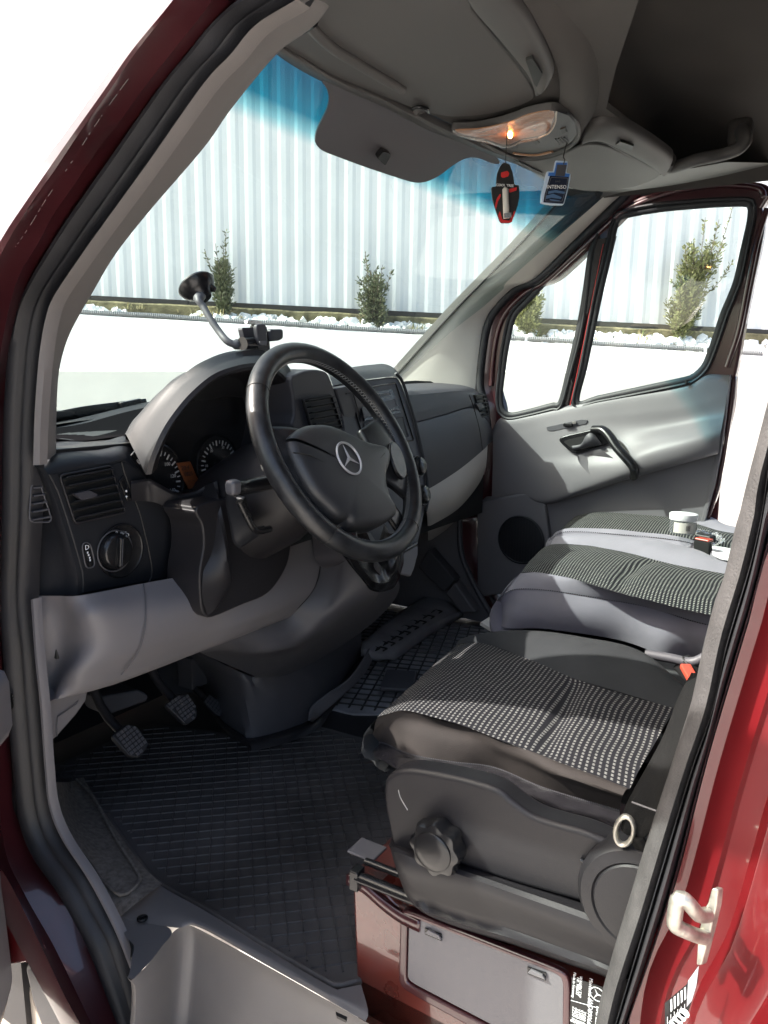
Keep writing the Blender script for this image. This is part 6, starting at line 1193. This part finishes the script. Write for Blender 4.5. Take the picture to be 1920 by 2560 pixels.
# jar, paper and wrapper on the passenger seat
jc = Z('x', 320, 900, zz=1.186)
jar = thing('plastic_jar', 'small clear plastic jar with a white lid and barcode label on the passenger seat', 'jar', jc)
lathe('jar_body', jc, (.05, 0, 1), [(.030, 0), (.033, .004), (.033, .035), (.034, .04)], m_clear, jar, n=40)
lathe('lid', jc, (.05, 0, 1), [(.0345, .036), (.0355, .038), (.0355, .052), (.033, .054), (.0001, .0545)], m_white, jar, n=40)
def on_jar(a0, a1, z0, z1, m, nm, r=.0336):
    P = [[jc+V(math.cos(R_(a0+(a1-a0)*i/8))*r+z*.05, math.sin(R_(a0+(a1-a0)*i/8))*r, z) for i in range(9)] for z in (z0, z1)]
    return loft(nm, P, 12, m, jar)
lb = on_jar(150, 285, .006, .033, m_trimr, 'label')
for i in range(7): on_jar(262+i*2.6, 263.2+i*2.6+(i % 2), .010, .029, m_black, 'barcode_bar', .0339)
for i in range(5): on_jar(205+i*4, 207+i*4, .012, .026, m_black, 'print_bar', .0339)
pp = plate('paper_sheet', [Z('x', 690, 1045, zz=1.178), Z('x', 960, 1095, zz=1.178), Z('x', 930, 1240, zz=1.176), Z('x', 800, 1215, zz=1.177), Z('x', 690, 1160, zz=1.177)], (0, 0, -.001), m_white, None, 0)
pp['label'] = 'white folded paper lying on the passenger seat behind the seat belt buckle'; pp['category'] = 'paper'
wpv = [Z('x', u, v, zz=1.182) for u, v in ((480, 870), (600, 890), (740, 920), (850, 1010), (790, 1050), (690, 1040), (600, 1000), (480, 960))]
m_film = glass('wrapper_film', (.72, .75, .73), gl=.25, haze=.25)
wrp = loft('plastic_wrapper', [[wpv[0], wpv[1], wpv[2], wpv[3]], [wpv[7], wpv[6], wpv[5], wpv[4]]], 24, m_film, None, across=14, disp=lambda v, i, j: v+V(0, 0, .012*noise.noise(v*60)+.004))
wrp['label'] = 'crumpled clear plastic wrapper beside the jar on the passenger seat'; wrp['category'] = 'wrapper'
# driver's door, swung out past the left edge of the picture
TH = R_(47); dH = V(-.07, 1.13, 0); dD = V(-math.sin(TH), -math.cos(TH), 0); dN = V(-math.cos(TH), math.sin(TH), 0)
def D(s_, z, o=0): return dH+dD*s_+dN*o+V(0, 0, z)
ds_out = [D(.0, .56), D(.92, .56), D(.94, 1.2), D(.93, 1.62), D(.90, 2.06), D(.84, 2.11), D(.62, 2.10), D(.42, 1.96), D(.16, 1.60), D(.02, 1.42)]
dfw = [D(.14, 1.47), D(.86, 1.53), D(.85, 1.98), D(.80, 2.04), D(.64, 2.04), D(.46, 1.90), D(.22, 1.60)]
ndr = holed('near_door', rpoly(ds_out, .05), [rpoly(dfw, .03)], D(0, 1.2), dD, V(0, 0, 1), .035, .006, m_paintd, van)
plate('door_panel', rpoly([D(.05, .62, -.045), D(.88, .62, -.045), D(.90, 1.50, -.045), D(.12, 1.44, -.045)], .04), dN*.03, m_grey, ndr, .01)
plate('window_glass', dfw, dN*.004, m_sglass, ndr, 0)
tube('window_rubber', [p-dN*.022 for p in rpoly(dfw, .03)], .008, m_rub, ndr, closed=True)
plate('arm_rest', [D(.2, 1.12, -.05), D(.8, 1.18, -.05), D(.8, 1.26, -.05), D(.2, 1.22, -.05)], -dN*.07, m_grey, ndr, .02)
mrc = D(.22, 1.66, .20); rt = Matrix((dD, dN, V(0, 0, 1))).transposed()
mr = box('door_mirror', mrc, (.22, .09, .40), m_black, ndr, rot=rt, bevel=.035); tube('mirror_arm', [D(.12, 1.50, .02), D(.18, 1.52, .17)], .03, m_black, ndr)  # out of view, added to keep sun off the seat box and sill
box('mirror_glass', mrc-dN*.047, (.18, .004, .34), m_chrome, ndr, rot=rt, bevel=.001)

# scuffs on the seat cover, tan panel added below the fender edge
for L in ([(62, 95), (72, 130), (102, 182)], [(880, 562), (890, 545), (896, 532)], [(905, 500), (925, 485), (940, 460)]): tube('scuff', side(L, SC-.0095 if L[0][0] < 800 else SC-.004), .0009, m_trimr, cov, res=10, n=5, flat=.4)
m_tan = mat('panel_beige', (.30, .26, .22), .5, var=(6, .15))
plate('tan_panel', px(zz(('g', [(-60, 862), (60, 858), (138, 856), (118, 885), (130, 960), (150, 1030), (195, 1130), (240, 1250), (-60, 1250)])), x=-.02), (.03, .02, 0), m_tan, van, .008)

# chipped edge of the jamb, its highlight line put into pale dashes
cl_ = cr(px(zz(('a', [(555, 340), (500, 415), (440, 500), (380, 590), (290, 730), (200, 860), (120, 990), (30, 1120)])), x=-.080), 160)
rnd = random.Random(5); sgm = []
i = 0
while i < 156:
    L_ = rnd.choice((1, 2, 3, 6, 9)); 
    if rnd.random() < .6: sgm += [(cl_[q], cl_[q+1]) for q in range(i, min(i+L_, 158))]
    i += L_+rnd.randint(1, 5)
bars('chip_highlights', sgm, .0007, .0004, m_trim, van, up=(-1, -.3, 0), kind='stuff')

# front wing and scuttle side ahead of the door opening
plate('front_wing', [V(-.085, 1.16, .62), V(-.085, 2.15, .62), V(-.085, 2.2, 1.12), V(-.085, 1.9, 1.30), V(-.085, 1.5, 1.42), V(-.085, 1.16, 1.46)], (.05, 0, 0), m_paint, van, .01)
plate('wing_inner', [V(-.03, 1.12, .45), V(-.03, 1.5, .45), V(-.03, 1.5, 1.42), V(-.03, 1.14, 1.42)], (.03, 0, 0), m_dark, van, 0)
